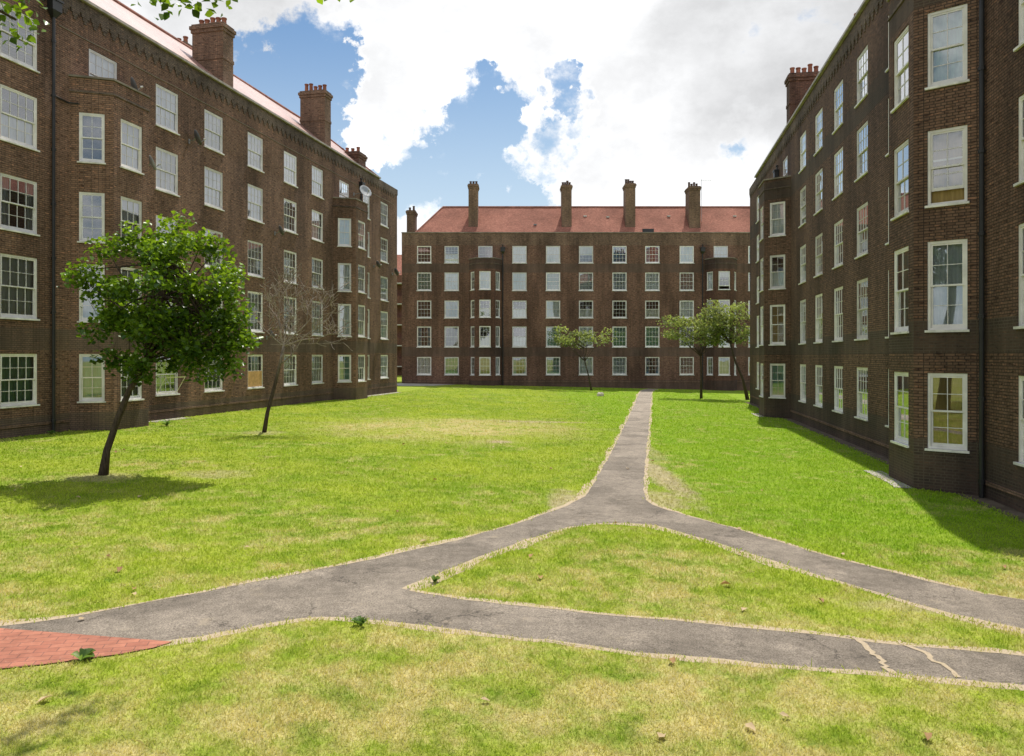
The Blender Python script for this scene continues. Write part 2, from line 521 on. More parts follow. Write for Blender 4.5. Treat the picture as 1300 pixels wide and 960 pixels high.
# ------------------------------------------------------------------ mesh builder
class MB:
    def __init__(self):
        self.v, self.f, self.uv = [], [], []

    def face(self, pts, uv=None):
        i = len(self.v)
        pts = [Vector(p) for p in pts]
        self.v.extend(pts)
        self.f.append(tuple(range(i, i + len(pts))))
        if uv is None:
            n = (pts[1] - pts[0]).cross(pts[-1] - pts[0])
            if n.length < 1e-12:
                n = Vector((0, 0, 1))
            n.normalize()
            if abs(n.z) > 0.72:
                uv = [(p.x, p.y) for p in pts]
            elif abs(n.z) > 0.3:
                t = Vector((-n.y, n.x, 0)).normalized()
                w = n.cross(t)
                uv = [(p.dot(t), p.dot(w)) for p in pts]
            else:
                t = Vector((-n.y, n.x, 0)).normalized()
                uv = [(p.dot(t), p.z) for p in pts]
        self.uv.extend(uv)

    def box(self, a, b):
        x0, y0, z0 = a
        x1, y1, z1 = b
        p = [(x0, y0, z0), (x1, y0, z0), (x1, y1, z0), (x0, y1, z0), (x0, y0, z1), (x1, y0, z1), (x1, y1, z1), (x0, y1, z1)]
        for q in ((0, 3, 2, 1), (4, 5, 6, 7), (0, 1, 5, 4), (1, 2, 6, 5), (2, 3, 7, 6), (3, 0, 4, 7)):
            self.face([p[i] for i in q])

    def tube(self, pts, rad, seg=8, cap=True):
        pts = [Vector(p) for p in pts]
        if not isinstance(rad, (list, tuple)):
            rad = [rad] * len(pts)
        rings = []
        side = None
        for i, p in enumerate(pts):
            d = (pts[min(i + 1, len(pts) - 1)] - pts[max(i - 1, 0)])
            if d.length < 1e-9:
                d = Vector((0, 0, 1))
            d.normalize()
            if side is None:
                side = d.orthogonal().normalized()
            else:
                side = side - d * side.dot(d)
                side = side.normalized() if side.length > 1e-6 else d.orthogonal().normalized()
            up = d.cross(side)
            rings.append([p + (side * math.cos(2 * math.pi * k / seg) + up * math.sin(2 * math.pi * k / seg)) * rad[i] for k in range(seg)])
        base = len(self.v)
        for r in rings:
            self.v.extend(r)
        for i in range(len(rings) - 1):
            for k in range(seg):
                a = base + i * seg + k
                b = base + i * seg + (k + 1) % seg
                self.f.append((a, b, b + seg, a + seg))
                u0, u1 = k * 0.05, (k + 1) * 0.05
                self.uv.extend([(u0, i * .2), (u1, i * .2), (u1, i * .2 + .2), (u0, i * .2 + .2)])
        if cap:
            self.f.append(tuple(base + k for k in reversed(range(seg))))
            self.uv.extend([(0, 0)] * seg)
            e = base + (len(rings) - 1) * seg
            self.f.append(tuple(e + k for k in range(seg)))
            self.uv.extend([(0, 0)] * seg)

    def lathe(self, prof, center, axis=Vector((0, 0, 1)), seg=14):
        axis = Vector(axis).normalized()
        s = axis.orthogonal().normalized()
        t = axis.cross(s)
        c = Vector(center)
        base = len(self.v)
        for r, h in prof:
            for k in range(seg):
                a = 2 * math.pi * k / seg
                self.v.append(c + axis * h + (s * math.cos(a) + t * math.sin(a)) * r)
        for i in range(len(prof) - 1):
            for k in range(seg):
                a = base + i * seg + k
                b = base + i * seg + (k + 1) % seg
                self.f.append((a, b, b + seg, a + seg))
                self.uv.extend([(0, 0), (1, 0), (1, 1), (0, 1)])

    def mesh(self, name, mat, smooth=False):
        me = bpy.data.meshes.new(name)
        me.from_pydata([tuple(v) for v in self.v], [], self.f)
        uvl = me.uv_layers.new(name='UVMap')
        uvl.data.foreach_set('uv', np.array(self.uv, dtype=np.float32).ravel())
        me.materials.append(mat)
        if smooth:
            me.polygons.foreach_set('use_smooth', [True] * len(me.polygons))
        me.update()
        return me

    def build(self, name, mat, parent=None, smooth=False):
        return link(name, self.mesh(name, mat, smooth), parent)


def link(name, me, parent=None):
    o = bpy.data.objects.new(name, me)
    C.objects.link(o)
    o.parent = parent
    return o


def thing(name, label, cat, loc=(0, 0, 0), rz=0.0, group=None):
    o = bpy.data.objects.new(name, None)
    o.empty_display_size = 0.5
    C.objects.link(o)
    o.location = loc
    o.rotation_euler = (0, 0, rz)
    return tag(o, label, cat, group)


def tag(o, label, cat, group=None):
    o['label'] = label
    o['category'] = cat
    if group:
        o['group'] = group
    return o


def structure(o):
    o['kind'] = 'structure'
    return o


# ------------------------------------------------------------------ windows
CACHE = {}


def frame_mesh(w, h, cols, fw, open_low=0.0):
    key = ('frame', round(w, 3), round(h, 3), cols, fw, open_low)
    if key in CACHE:
        return CACHE[key]
    b = MB()
    f = fw
    y0, y1 = 0.025, 0.125
    b.box((-w / 2, y0, 0), (-w / 2 + f, y1, h))
    b.box((w / 2 - f, y0, 0), (w / 2, y1, h))
    b.box((-w / 2 + f, y0, h - f), (w / 2 - f, y1, h))
    b.box((-w / 2 + f, y0, 0), (w / 2 - f, y1, f * 0.9))
    iw = w - 2 * f
    mid = h * 0.5

    def sash(za, zb, ya, yb, ncol, bottom):
        s = 0.042
        b.box((-iw / 2 + .001, ya, za), (-iw / 2 + s, yb, zb))
        b.box((iw / 2 - s, ya, za), (iw / 2 - .001, yb, zb))
        b.box((-iw / 2 + s, ya, zb - s), (iw / 2 - s, yb, zb))
        b.box((-iw / 2 + s, ya, za), (iw / 2 - s, yb, za + (0.075 if bottom else s)))
        gx0, gx1 = -iw / 2 + s, iw / 2 - s
        gz0, gz1 = za + (0.075 if bottom else s), zb - s
        ym = (ya + yb) / 2
        for i in range(1, ncol):
            x = gx0 + (gx1 - gx0) * i / ncol
            b.box((x - .0075, ym - .014, gz0), (x + .0075, ym + .014, gz1))
        zz = (gz0 + gz1) / 2
        for i in range(ncol):
            xa = gx0 + (gx1 - gx0) * i / ncol + (.0075 if i else 0)
            xb = gx0 + (gx1 - gx0) * (i + 1) / ncol - (.0075 if i < ncol - 1 else 0)
            b.box((xa, ym - .013, zz - .0075), (xb, ym + .013, zz + .0075))
    if cols:
        sash(mid - .021, h - f - .001, 0.040, 0.072, cols, False)
        if open_low:
            sash(f * .9 + open_low, mid + .021 + open_low * 0.6, 0.078, 0.110, cols, True)
        else:
            sash(f * .9 + .001, mid + .021, 0.078, 0.110, cols, True)
    else:
        sash(mid - .021, h - f - .001, 0.040, 0.072, 1, False)
        sash(f * .9 + .001, mid + .021, 0.078, 0.110, 1, True)
    CACHE[key] = b.mesh('window', M['white'])
    return CACHE[key]


def pane_mesh(w, h, fw, open_low=0.0):
    key = ('pane', round(w, 3), round(h, 3), fw, open_low)
    if key not in CACHE:
        b = MB()
        iw = w - 2 * fw - .02
        mid = h / 2
        b.face([(-iw / 2, .056, mid), (iw / 2, .056, mid), (iw / 2, .056, h - fw - .01), (-iw / 2, .056, h - fw - .01)])
        b.face([(-iw / 2, .094, fw + open_low), (iw / 2, .094, fw + open_low), (iw / 2, .094, mid), (-iw / 2, .094, mid)])
        CACHE[key] = b.mesh('pane', M['glass'])
    return CACHE[key]


def sill_mesh(w):
    key = ('sill', round(w, 3))
    if key not in CACHE:
        b = MB()
        b.box((-w / 2 - .05, -.055, -.055), (w / 2 + .05, .02, -.003))
        CACHE[key] = b.mesh('sill', M['sill'])
    return CACHE[key]


def wavy(b, x0, x1, z0, z1, y, amp, n, ph, slant=0.0):
    prev = None
    for i in range(n + 1):
        t = i / n
        x = x0 + (x1 - x0) * t
        yy = y + amp * math.sin(t * n * 1.15 + ph) + amp * .5 * math.sin(t * n * 0.47 + ph * 2)
        cur = (Vector((x, yy, z0)), Vector((x * 1 + slant * 0, yy, z1)))
        if prev:
            b.face([prev[0], cur[0], cur[1], prev[1]])
        prev = cur


def curtain_mesh(w, h, style, mat_i, ph):
    key = ('curt', round(w, 3), round(h, 3), style, mat_i, ph)
    if key not in CACHE:
        b = MB()
        y = 0.165
        x0, x1 = -w / 2 - .02, w / 2 + .02
        n = max(12, int(w * 30))
        if style == 'net':
            wavy(b, x0, x1, -.02, h, y, .014, n, ph)
        elif style == 'half':
            wavy(b, x0, x1, -.02, h * .52, y, .014, n, ph)
        elif style == 'drapes':
            k = w * (.26 + .06 * (ph % 3))
            wavy(b, x0, x0 + k, -.02, h, y, .03, n // 2, ph)
            wavy(b, x1 - k * .8, x1, -.02, h, y, .03, n // 2, ph + 1)
        elif style == 'side':
            wavy(b, x0, x0 + w * .55, -.02, h, y, .025, n // 2, ph)
        elif style == 'blind':
            b.face([(x0, y - .04, h * (.45 + .1 * (ph % 3))), (x1, y - .04, h * (.45 + .1 * (ph % 3))), (x1, y - .04, h), (x0, y - .04, h)])
        CACHE[key] = b.mesh('curtain', CURT[mat_i], smooth=style != 'blind')
    return CACHE[key]


def add_window(root, x, y, z, w, h, rz=0.0, cols=4, fw=0.055, rng=random, style=None, label=None, special=None, pal=None):
    open_low = 0.28 if special == 'open' else 0.0
    o = link('window', frame_mesh(w, h, cols, fw, open_low), root)
    o.location = (x, y, z)
    o.rotation_euler = (0, 0, rz)
    if label:
        o['label'] = label
    link('pane', pane_mesh(w, h, fw, open_low), o)
    link('sill', sill_mesh(w), o)
    if special == 'boarded':
        b = MB()
        b.box((-w / 2 + fw, .035, fw), (w / 2 - fw, .06, h * .5))
        b.build('plywood_board', M['ply'], o)
    if special == 'tilted':
        b = MB()
        a, t = w / 2 - fw, R(32)
        L = h * .48
        c0 = Vector((0, .02, fw))
        d = Vector((0, -math.sin(t), math.cos(t)))
        for xa, xb in ((-a, -a + .05), (a - .05, a)):
            b.face([c0 + Vector((xa, 0, 0)), c0 + Vector((xb, 0, 0)), c0 + Vector((xb, 0, 0)) + d * L, c0 + Vector((xa, 0, 0)) + d * L])
        for q in (0, L - .05):
            b.face([c0 + Vector((-a, 0, 0)) + d * q, c0 + Vector((a, 0, 0)) + d * q, c0 + Vector((a, 0, 0)) + d * (q + .05), c0 + Vector((-a, 0, 0)) + d * (q + .05)])
        b.build('tilted_sash', M['white'], o)
    st, mi = style if style else pick(rng, pal)
    if st != 'none':
        link('curtain', curtain_mesh(w, h, st, mi, rng.randrange(4)), o)
    return o


def pick(rng, pal):
    r = rng.random()
    acc = 0
    for p, st, mi in pal:
        acc += p
        if r < acc:
            return st, (mi if isinstance(mi, int) else rng.choice(mi))
    return 'net', 0


PAL_L = ((.68, 'net', 0), (.10, 'net', 1), (.10, 'half', 0), (.06, 'drapes', (2, 5, 0)), (.04, 'side', 0), (.04, 'blind', 0), (.06, 'none', 0))
PAL_LG = ((.45, 'net', 3), (.25, 'net', 0), (.15, 'drapes', (0, 3)), (.15, 'net', 5))  # green nets put reflected grass into the colour of the ground-floor windows
PAL_B = ((.22, 'net', 0), (.18, 'net', 5), (.12, 'net', 3), (.10, 'half', (0, 1)), (.12, 'drapes', (0, 2, 4)), (.06, 'net', 4), (.06, 'net', 2), (.05, 'blind', 1), (.09, 'none', 0))
PAL_R = ((.25, 'net', 5), (.15, 'net', 0), (.10, 'half', 0), (.14, 'drapes', (5, 6, 0)), (.08, 'net', 3), (.08, 'blind', 1), (.20, 'none', 0))


# ------------------------------------------------------------------ facades
def facade(b, o, t, s0, s1, z0, z1, openings, reveal=0.14):
    """Sheet from s0 to s1 along t with real openings (sa, sb, za, zb, deep)."""
    o, t = Vector(o), Vector(t).normalized()
    inn = Vector((-t.y, t.x, 0))
    xs = sorted({round(v, 4) for v in [s0, s1] + [q for op in openings for q in op[:2]] if s0 <= v <= s1})
    zs = sorted({round(v, 4) for v in [z0, z1] + [q for op in openings for q in op[2:4]] if z0 <= v <= z1})

    def P(s, z, d=0.0):
        return o + t * s + inn * d + Vector((0, 0, z))

    off = o.x * t.x + o.y * t.y
    for i in range(len(xs) - 1):
        run = None
        cm = (xs[i] + xs[i + 1]) / 2
        for j in range(len(zs)):
            solid = False
            if j < len(zs) - 1:
                zm = (zs[j] + zs[j + 1]) / 2
                solid = not any(a < cm < c and za < zm < zb for a, c, za, zb, *_ in openings)
            if solid and run is None:
                run = zs[j]
            if not solid and run is not None:
                q = [(xs[i], run), (xs[i + 1], run), (xs[i + 1], zs[j]), (xs[i], zs[j])]
                b.face([P(*c) for c in q], [(c[0] + off, c[1]) for c in q])
                run = None
    for a, c, za, zb, *deep in openings:
        d = reveal if not deep else deep[0]
        if d <= 0:
            continue
        for (sa, qa), (sb, qb) in (((a, za), (a, zb)), ((a, zb), (c, zb)), ((c, zb), (c, za)), ((c, za), (a, za))):
            b.face([P(sa, qa), P(sb, qb), P(sb, qb, d), P(sa, qa, d)],
                   [(sa + off, qa), (sb + off, qb), (sb + off + (d if sa == sb else 0), qb), (sa + off + (d if sa == sb else 0), qa)])


BAY_A, BAY_D, BAY_F = 0.69, 1.2, 1.8
BAY_W = BAY_F + 2 * BAY_A
EPS = 0.004


def chimney(root, x, y, z0, z1, wx, wy, mat, pots, pot_axis='y', step=None, potmat='pot'):
    b = MB()
    b.box((x - wx / 2, y - wy / 2, z0), (x + wx / 2, y + wy / 2, z1 - .42))
    if step:
        b.box((x - wx / 2 - .03, y - wy / 2 - .03, step), (x + wx / 2 + .03, y + wy / 2 + .03, step + .16))
    for i, (e, h0, h1) in enumerate(((.05, -.42, -.26), (.10, -.26, -.10), (.03, -.10, 0.0))):
        b.box((x - wx / 2 - e, y - wy / 2 - e, z1 + h0), (x + wx / 2 + e, y + wy / 2 + e, z1 + h1))
    c = b.build('chimney', mat, root)
    rr = random.Random(int(x * 100 + y * 7))
    for i in range(pots):
        t = (i + .5) / pots - .5
        px_, py_ = (x, y + t * wy * .92) if pot_axis == 'y' else (x + t * wx * .92, y)
        h = rr.choice((.42, .36, .55, .40))
        q = MB()
        q.lathe([(.13, 0), (.145, .05), (.115, .09), (.105, h - .08), (.13, h - .06), (.13, h), (.09, h), (.085, h - .3)], (px_, py_, z1), seg=12)
        q.build('chimney_pot', M[potmat], c, smooth=False)
    return c


def downpipe(root, x, z0, z1, y=-0.09):
    b = MB()
    b.tube([(x, y, z0), (x, y, z1)], .055, 10)
    z = z0 + .6
    while z < z1:
        b.lathe([(.056, 0), (.075, .005), (.075, .09), (.056, .095)], (x, y, z), seg=10)
        z += 1.83
    p = b.build('downpipe', M['black'], root)
    h = MB()
    for (r0, r1, q0, q1) in ((.06, .20, 0, .22), (.20, .20, .22, .55), (.24, .24, .55, .62)):
        a = [(x - r0, y - r0 * .8, z1 + q0), (x + r0, y - r0 * .8, z1 + q0), (x + r0, y + .07, z1 + q0), (x - r0, y + .07, z1 + q0)]
        c = [(x - r1, y - r1 * .8, z1 + q1), (x + r1, y - r1 * .8, z1 + q1), (x + r1, y + .07, z1 + q1), (x - r1, y + .07, z1 + q1)]
        for k in range(4):
            h.face([a[k], a[(k + 1) % 4], c[(k + 1) % 4], c[k]])
        h.face(list(reversed(a)))
        h.face(c)
    h.tube([(x, y, z1 + .62), (x, y, z1 + .80)], [.05, .04], 8)
    h.lathe([(.0, -.02), (.07, .02), (.07, .07), (0, .11)], (x, y, z1 + .82), seg=10)
    h.build('hopper_head', M['black'], p)
    return p


def block(cfg):
    root = thing(cfg['name'], cfg['label'], 'building', cfg['loc'], cfg['rz'])
    L, D, base, eave = cfg['len'], 6.9, cfg['base'], cfg['eave']
    sills, hs = cfg['sills'], cfg['heights']
    rng = random.Random(cfg['seed'])
    ops, jobs = [], []
    for ci, c in enumerate(cfg['cols']):
        w = 1.40
        if isinstance(c, tuple):
            c, w = c
        for r in range(5):
            ops.append((c - w / 2 - EPS, c + w / 2 + EPS, sills[r] - EPS, sills[r] + hs[r] + EPS))
            jobs.append((c, w, r, ci))
    for b0 in cfg['bays']:
        c = b0 + BAY_W / 2
        ops.append((c - .70 - EPS, c + .70 + EPS, sills[4] - EPS, sills[4] + hs[4] + EPS))
        jobs.append((c, 1.40, 4, -1))
        ops.append((b0 + .30, b0 + BAY_W - .30, base + .25, sills[4] - .45, 0))
    wb = MB()
    facade(wb, (0, 0, 0), (1, 0, 0), 0, L, base - .6, eave, ops)
    # other walls
    facade(wb, (L, 0, 0), (0, 1, 0), 0, D, base - .6, eave, [])
    facade(wb, (L, D, 0), (-1, 0, 0), 0, L, base - .6, eave, [])
    facade(wb, (0, D, 0), (0, -1, 0), 0, D, base - .6, eave, [])
    wb.build('wall', cfg['mat'], root)
    # projecting plinth course
    pc = MB()
    segs, last = [], 0.0
    for b0 in sorted(cfg['bays']):
        segs.append((last, b0 - .02))
        last = b0 + BAY_W + .02
    segs.append((last, L))
    for a, c in segs:
        pc.box((a + .002, -.035, base + .36), (c - .002, .03, base + .44))
    pc.build('plinth_course', M['brick_chim'], root)
    for c, w, r, ci in jobs:
        sp = cfg.get('special', {}).get((ci, r))
        style = cfg.get('styles', {}).get((ci, r))
        pal = cfg['pal_ground'] if (r == 0 and 'pal_ground' in cfg) else cfg['pal']
        lab = {'boarded': 'window with its lower half boarded up in plywood', 'tilted': 'window with its lower sash tilted open',
               'open': 'window with its lower sash pushed up'}.get(sp)
        add_window(root, c, 0, sills[r], w, hs[r], 0, cfg.get('pcols', 4), .055, rng, style, lab, sp, pal)
    # bays
    for bi, b0 in enumerate(cfg['bays']):
        top = sills[4] + cfg.get('bay_top', .32)
        p0, p1 = Vector((b0, 0, 0)), Vector((b0 + BAY_A, -BAY_D, 0))
        p2, p3 = Vector((b0 + BAY_A + BAY_F, -BAY_D, 0)), Vector((b0 + BAY_W, 0, 0))
        bb = MB()
        for (pa, pb, w) in ((p0, p1, .80), (p1, p2, 1.10), (p2, p3, .80)):
            t = (pb - pa)
            ln = t.length
            t.normalize()
            op = [((ln - w) / 2 - EPS, (ln + w) / 2 + EPS, sills[r] - EPS, sills[r] + hs[r] + EPS) for r in range(4)]
            facade(bb, pa, t, 0, ln, base - .6, top, op)
            rz = math.atan2(t.y, t.x)
            mid = pa + t * (ln / 2)
            for r in range(4):
                key = ('bay%d' % bi, w if pa is not p2 else .81, r)
                style = cfg.get('styles', {}).get(key)
                add_window(root, mid.x, mid.y, sills[r], w, hs[r], rz, 2 if w < 1 else cfg.get('bay_cols', 3), .06, rng, style, None,
                           cfg.get('special', {}).get(key), cfg['pal_ground'] if (r == 0 and 'pal_ground' in cfg) else cfg['pal'])
        bay = bb.build('bay', cfg.get('bay_mat', cfg['mat']), root)
        e = .05
        cp = MB()
        a = [Vector((b0 - e, -.004, 0)), Vector((b0 + BAY_A - e * .6, -BAY_D - e, 0)), Vector((b0 + BAY_A + BAY_F + e * .6, -BAY_D - e, 0)), Vector((b0 + BAY_W + e, -.004, 0))]
        lo = [v + Vector((0, 0, top + .002)) for v in a]
        hi = [v + Vector((0, 0, top + .07)) for v in a]
        for k in range(4):
            cp.face([lo[k], lo[(k + 1) % 4], hi[(k + 1) % 4], hi[k]])
        cp.face(hi)
        cp.face(list(reversed(lo)))
        cp.build('bay_coping', M['coping'], bay)
        dt = MB()  # projecting course under the coping
        e = .035
        a = [Vector((b0 - e, -.004, 0)), Vector((b0 + BAY_A - e * .6, -BAY_D - e, 0)), Vector((b0 + BAY_A + BAY_F + e * .6, -BAY_D - e, 0)), Vector((b0 + BAY_W + e, -.004, 0))]
        for q0, q1 in ((-.52, -.45),):
            lo = [v + Vector((0, 0, top + q0)) for v in a]
            hi = [v + Vector((0, 0, top + q1)) for v in a]
            for k in range(4):
                dt.face([lo[k], lo[(k + 1) % 4], hi[(k + 1) % 4], hi[k]])
            dt.face(hi)
            dt.face(list(reversed(lo)))
        dt.build('header_course', M['frieze'], bay)
    # roof with hipped ends
    rb = MB()
    bR, rise = D / 2, cfg['rise']
    f0 = cfg['roof_front']
    xl, xr = cfg['roof_x']
    zE = eave + cfg.get('roof_lift', .02)
    A = [(xl, f0, zE), (xr, f0, zE), (xr, D - f0, zE), (xl, D - f0, zE)]
    hl, hr = cfg['hip']
    R0, R1 = (xl + hl, bR, eave + rise), (xr - hr, bR, eave + rise)
    # a slight sag and unevenness along the slopes
    n = 24
    for i in range(n):
        t0, t1 = i / n, (i + 1) / n
        g = lambda t, p, q: Vector(p).lerp(Vector(q), t) + Vector((0, 0, .025 * math.sin(t * 19) * (0 if t in (0, 1) else 1)))
        rb.face([g(t0, A[0], A[1]), g(t1, A[0], A[1]), g(t1, R0, R1), g(t0, R0, R1)])
    rb.face([A[2], A[3], R0, R1])
    rb.face([A[1], A[2], R1])
    rb.face([A[3], A[0], R0])
    rf = rb.build('roof', M[cfg.get('roof_mat', 'roof')], root)
    rt = MB()
    rt.tube([R0, R1], .10, 8)
    for q, w in ((A[0], R0), (A[1], R1), (A[2], R1), (A[3], R0)):
        rt.tube([q, w], .085, 8)
    rt.build('ridge_tiles', M['ridge'], rf)
    if cfg['frieze']:
        fb = MB()
        z1 = eave - .02
        fb.box((.002, -.05, z1 - .42), (L - .002, .05, z1))
        x = .3
        while x < L - .5:
            for k, (hw, zz0, zz1) in enumerate(((.19, -.54, -.42), (.125, -.65, -.54), (.06, -.76, -.65))):
                fb.box((x - hw, -.048 + k * .008, z1 + zz0 + .001), (x + hw, .03, z1 + zz1))
            x += .46
        fb.build('frieze', M['frieze'], root)
        gb = MB()
        gb.box((xl - .05, f0 - .08, eave - .015), (xr + .05, f0 + .02, eave + .085))
        gb.build('gutter', M['gutter'], root)
        sb = MB()
        sb.box((xl, f0 + .022, eave - .015), (xr, -.052, eave + .012))
        sb.build('soffit', M['gutter'], root)
    else:
        cb = MB()
        cb.box((-.03, -.05, eave), (L + .03, .26, eave + .09))
        cb.build('parapet_coping', M['coping'], root)
    for ch in cfg['chimneys']:
        chimney(root, *ch)
    for x, z0, z1 in cfg['pipes']:
        downpipe(root, x, z0, z1)
    return root


uL = math.atan2(0.977, 0.2135)
LEFT = block(dict(
    name='apartment_block', label='brown brick apartment block on the left with sunlit pale red roof', loc=(-19.347, 8.0, 0), rz=uL,
    len=49.85, base=.28, eave=15.52, sills=[1.34, 4.15, 6.94, 9.73, 12.34], heights=[1.66, 2.0, 1.73, 1.72, 1.67],
    cols=[9.75, 13.10, 16.44, 23.61, 26.82, 30.29, 33.78, 36.95, (44.1, 1.1), 47.31], bays=[18.47, 39.0],
    mat=M['brick_l'], roof_mat='roof_sun_glare', seed=3, pal=PAL_L, pal_ground=PAL_LG, rise=3.0, roof_front=-.10, roof_x=(-.2, 46.2), hip=(3.4, 3.2), frieze=True,
    special={(5, 0): 'boarded', (3, 0): 'tilted'},
    styles={(2, 2): ('drapes', 5), (2, 4): ('none', 0), (2, 3): ('half', 0), (2, 1): ('net', 5), (2, 0): ('net', 3), (3, 0): ('side', 0), (5, 0): ('net', 3), (4, 0): ('net', 3), (6, 0): ('net', 0),
            ('bay0', .80, 3): ('none', 0), ('bay0', .80, 2): ('none', 0), ('bay0', .80, 1): ('half', 5), ('bay0', .80, 0): ('net', 3),
            ('bay1', .80, 3): ('net', 0), ('bay1', .80, 2): ('net', 0), ('bay1', .80, 1): ('net', 0), ('bay1', .80, 0): ('net', 3)},
    chimneys=[(14.0, .75, 15.0, 18.62, .84, 1.63, M['brick_chim'], 5, 'y', 16.9), (28.14, .95, 15.0, 18.62, .84, 1.63, M['brick_chim'], 5, 'y', 16.9),
              (38.57, .95, 15.0, 19.08, .80, 1.63, M['brick_chim'], 5, 'y', 17.2), (44.3, 1.5, 15.0, 16.85, 1.2, 2.2, M['brick_chim_red'], 5, 'y'),
              (30.6, 4.6, 16.5, 19.05, .9, 1.3, M['brick_chim'], 3, 'y')],
    pipes=[(17.7, .1, 14.35), (43.05, .1, 13.9)]))

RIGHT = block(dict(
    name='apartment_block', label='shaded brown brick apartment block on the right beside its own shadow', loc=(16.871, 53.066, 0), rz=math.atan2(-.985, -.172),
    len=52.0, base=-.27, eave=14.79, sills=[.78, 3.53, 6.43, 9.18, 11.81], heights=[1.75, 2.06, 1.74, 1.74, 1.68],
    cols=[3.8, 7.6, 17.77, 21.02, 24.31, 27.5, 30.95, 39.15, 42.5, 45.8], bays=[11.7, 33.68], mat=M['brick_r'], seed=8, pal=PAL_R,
    rise=3.0, roof_front=-.10, roof_x=(3.4, 52.2), hip=(3.2, 3.4), frieze=True, bay_cols=2,
    special={('bay1', .81, 2): 'open', (2, 3): 'open'},
    styles={('bay1', .81, 3): ('net', 3), ('bay1', .81, 2): ('net', 6), ('bay1', .81, 1): ('net', 5), ('bay1', .81, 0): ('net', 6),
            ('bay0', .81, 0): ('net', 3), ('bay0', .81, 1): ('net', 6), ('bay0', .81, 2): ('half', 0), ('bay0', .81, 3): ('net', 0)},
    chimneys=[(13.39, .95, 14.3, 17.83, .84, 1.63, M['brick_chim_red'], 5, 'y', 16.2), (23.6, 1.1, 14.3, 16.1, .8, .9, M['brick_chim_red'], 2, 'y'),
              (27.5, 1.05, 14.3, 17.83, .84, 1.63, M['brick_chim_red'], 5, 'y', 16.2)],
    pipes=[(37.05, -.5, 13.4), (11.35, -.5, 12.7)]))

BACK = block(dict(
    name='apartment_block', label='red brown brick apartment block closing the courtyard behind the path', loc=(-10.876, 73.8, 0), rz=0,
    len=45.0, base=.0, eave=15.05, sills=[1.07, 3.81, 6.68, 9.38, 12.1], heights=[1.76, 2.02, 1.71, 1.78, 1.68],
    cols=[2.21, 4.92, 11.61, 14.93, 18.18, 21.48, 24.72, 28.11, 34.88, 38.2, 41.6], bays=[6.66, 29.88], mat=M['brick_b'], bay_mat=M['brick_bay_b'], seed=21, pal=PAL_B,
    rise=3.25, roof_front=.27, roof_x=(1.25, 44), hip=(2.5, 3.0), frieze=False, roof_lift=0.02,
    styles={(1, 4): ('half', 0), (0, 4): ('none', 0)},
    special={(1, 4): 'open', ('bay1', 1.10, 3): 'open'},
    chimneys=[(6.99, 1.75, 15.2, 20.15, .93, 1.5, M['brick_chim'], 3, 'x', None, 'pot_dark'), (16.35, 1.75, 15.2, 20.05, .98, 1.5, M['brick_chim'], 4, 'x', None, 'pot_dark'),
              (22.72, 1.75, 15.2, 20.2, .98, 1.5, M['brick_chim'], 4, 'x', None, 'pot_dark'), (29.13, 1.75, 15.2, 19.9, 1.1, 1.7, M['brick_chim'], 4, 'x', None, 'pot_dark'),
              (.60, 3.0, 14.9, 17.75, .85, 1.5, M['brick_chim'], 2, 'x', None, 'pot_dark'), (36.0, 1.75, 15.2, 20.1, 1.0, 1.5, M['brick_chim'], 4, 'x', None, 'pot_dark')],
    pipes=[(9.97, -.3, 13.0), (29.66, -.3, 13.0)]))

# small things fixed to the walls, as parts of their block
cb = MB()
pts = [(i * 1.2, -.018, 14.28 - .04 * abs(math.sin(i * 1.1))) for i in range(15, 42)]
cb.tube(pts, .012, 6)
cb.build('wall_cable', M['cable'], LEFT)
hb = MB()
hb.tube([(17.7, -.07, 11.75), (18.35, -.07, 11.70), (18.5, -.35, 11.7)], .03, 8)
hb.build('branch_pipe', M['black'], LEFT)
vb = MB()
for x in (31.6,):
    vb.tube([(x, -.03, 8.0), (x, -.03, 14.0)], .018, 6)
vb.build('wall_cable', M['black'], RIGHT)
for z in (.9, 3.4, 6.3, 9.0, 11.7):
    ob_ = MB()
    ob_.tube([(31.75, .0, z), (31.75, -.22, z - .03)], .022, 8)
    ob_.build('overflow_pipe', M['white'], RIGHT)
for x, z in ((13.2, 16.05), (18.3, 17.1), (20.6, 17.0), (26.8, 17.1), (33.5, 17.1)):
    v = MB()
    y = .27 + (z - 15.05) / 3.25 * 3.18
    v.box((x - .16, y - .10, z - .02), (x + .16, y + .10, z + .10))
    v.build('roof_vent', M['slab'] if z > 16.5 else M['lead'], BACK)
hb = MB()
hb.box((23.85, .42, 15.1), (24.95, .95, 15.55))
hb.build('roof_hatch', M['dark'], BACK)
# tv aerial standing on the back roof
ae = thing('roof_aerial', 'thin television aerial standing above the red roof', 'aerial', (-10.876 + 30.0, 75.5, 19.9))
b = MB()
b.tube([(0, 0, -3.8), (0, 0, .85)], .02, 6)
b.build('mast', M['metal'], ae)
b = MB()
b.tube([(-.15, 0, .75), (1.0, 0, .72)], .014, 6)
for k in range(6):
    b.tube([(k * .18, -.2, .745), (k * .18, .2, .745)], .008, 5)
b.build('antenna_array', M['metal'], ae)

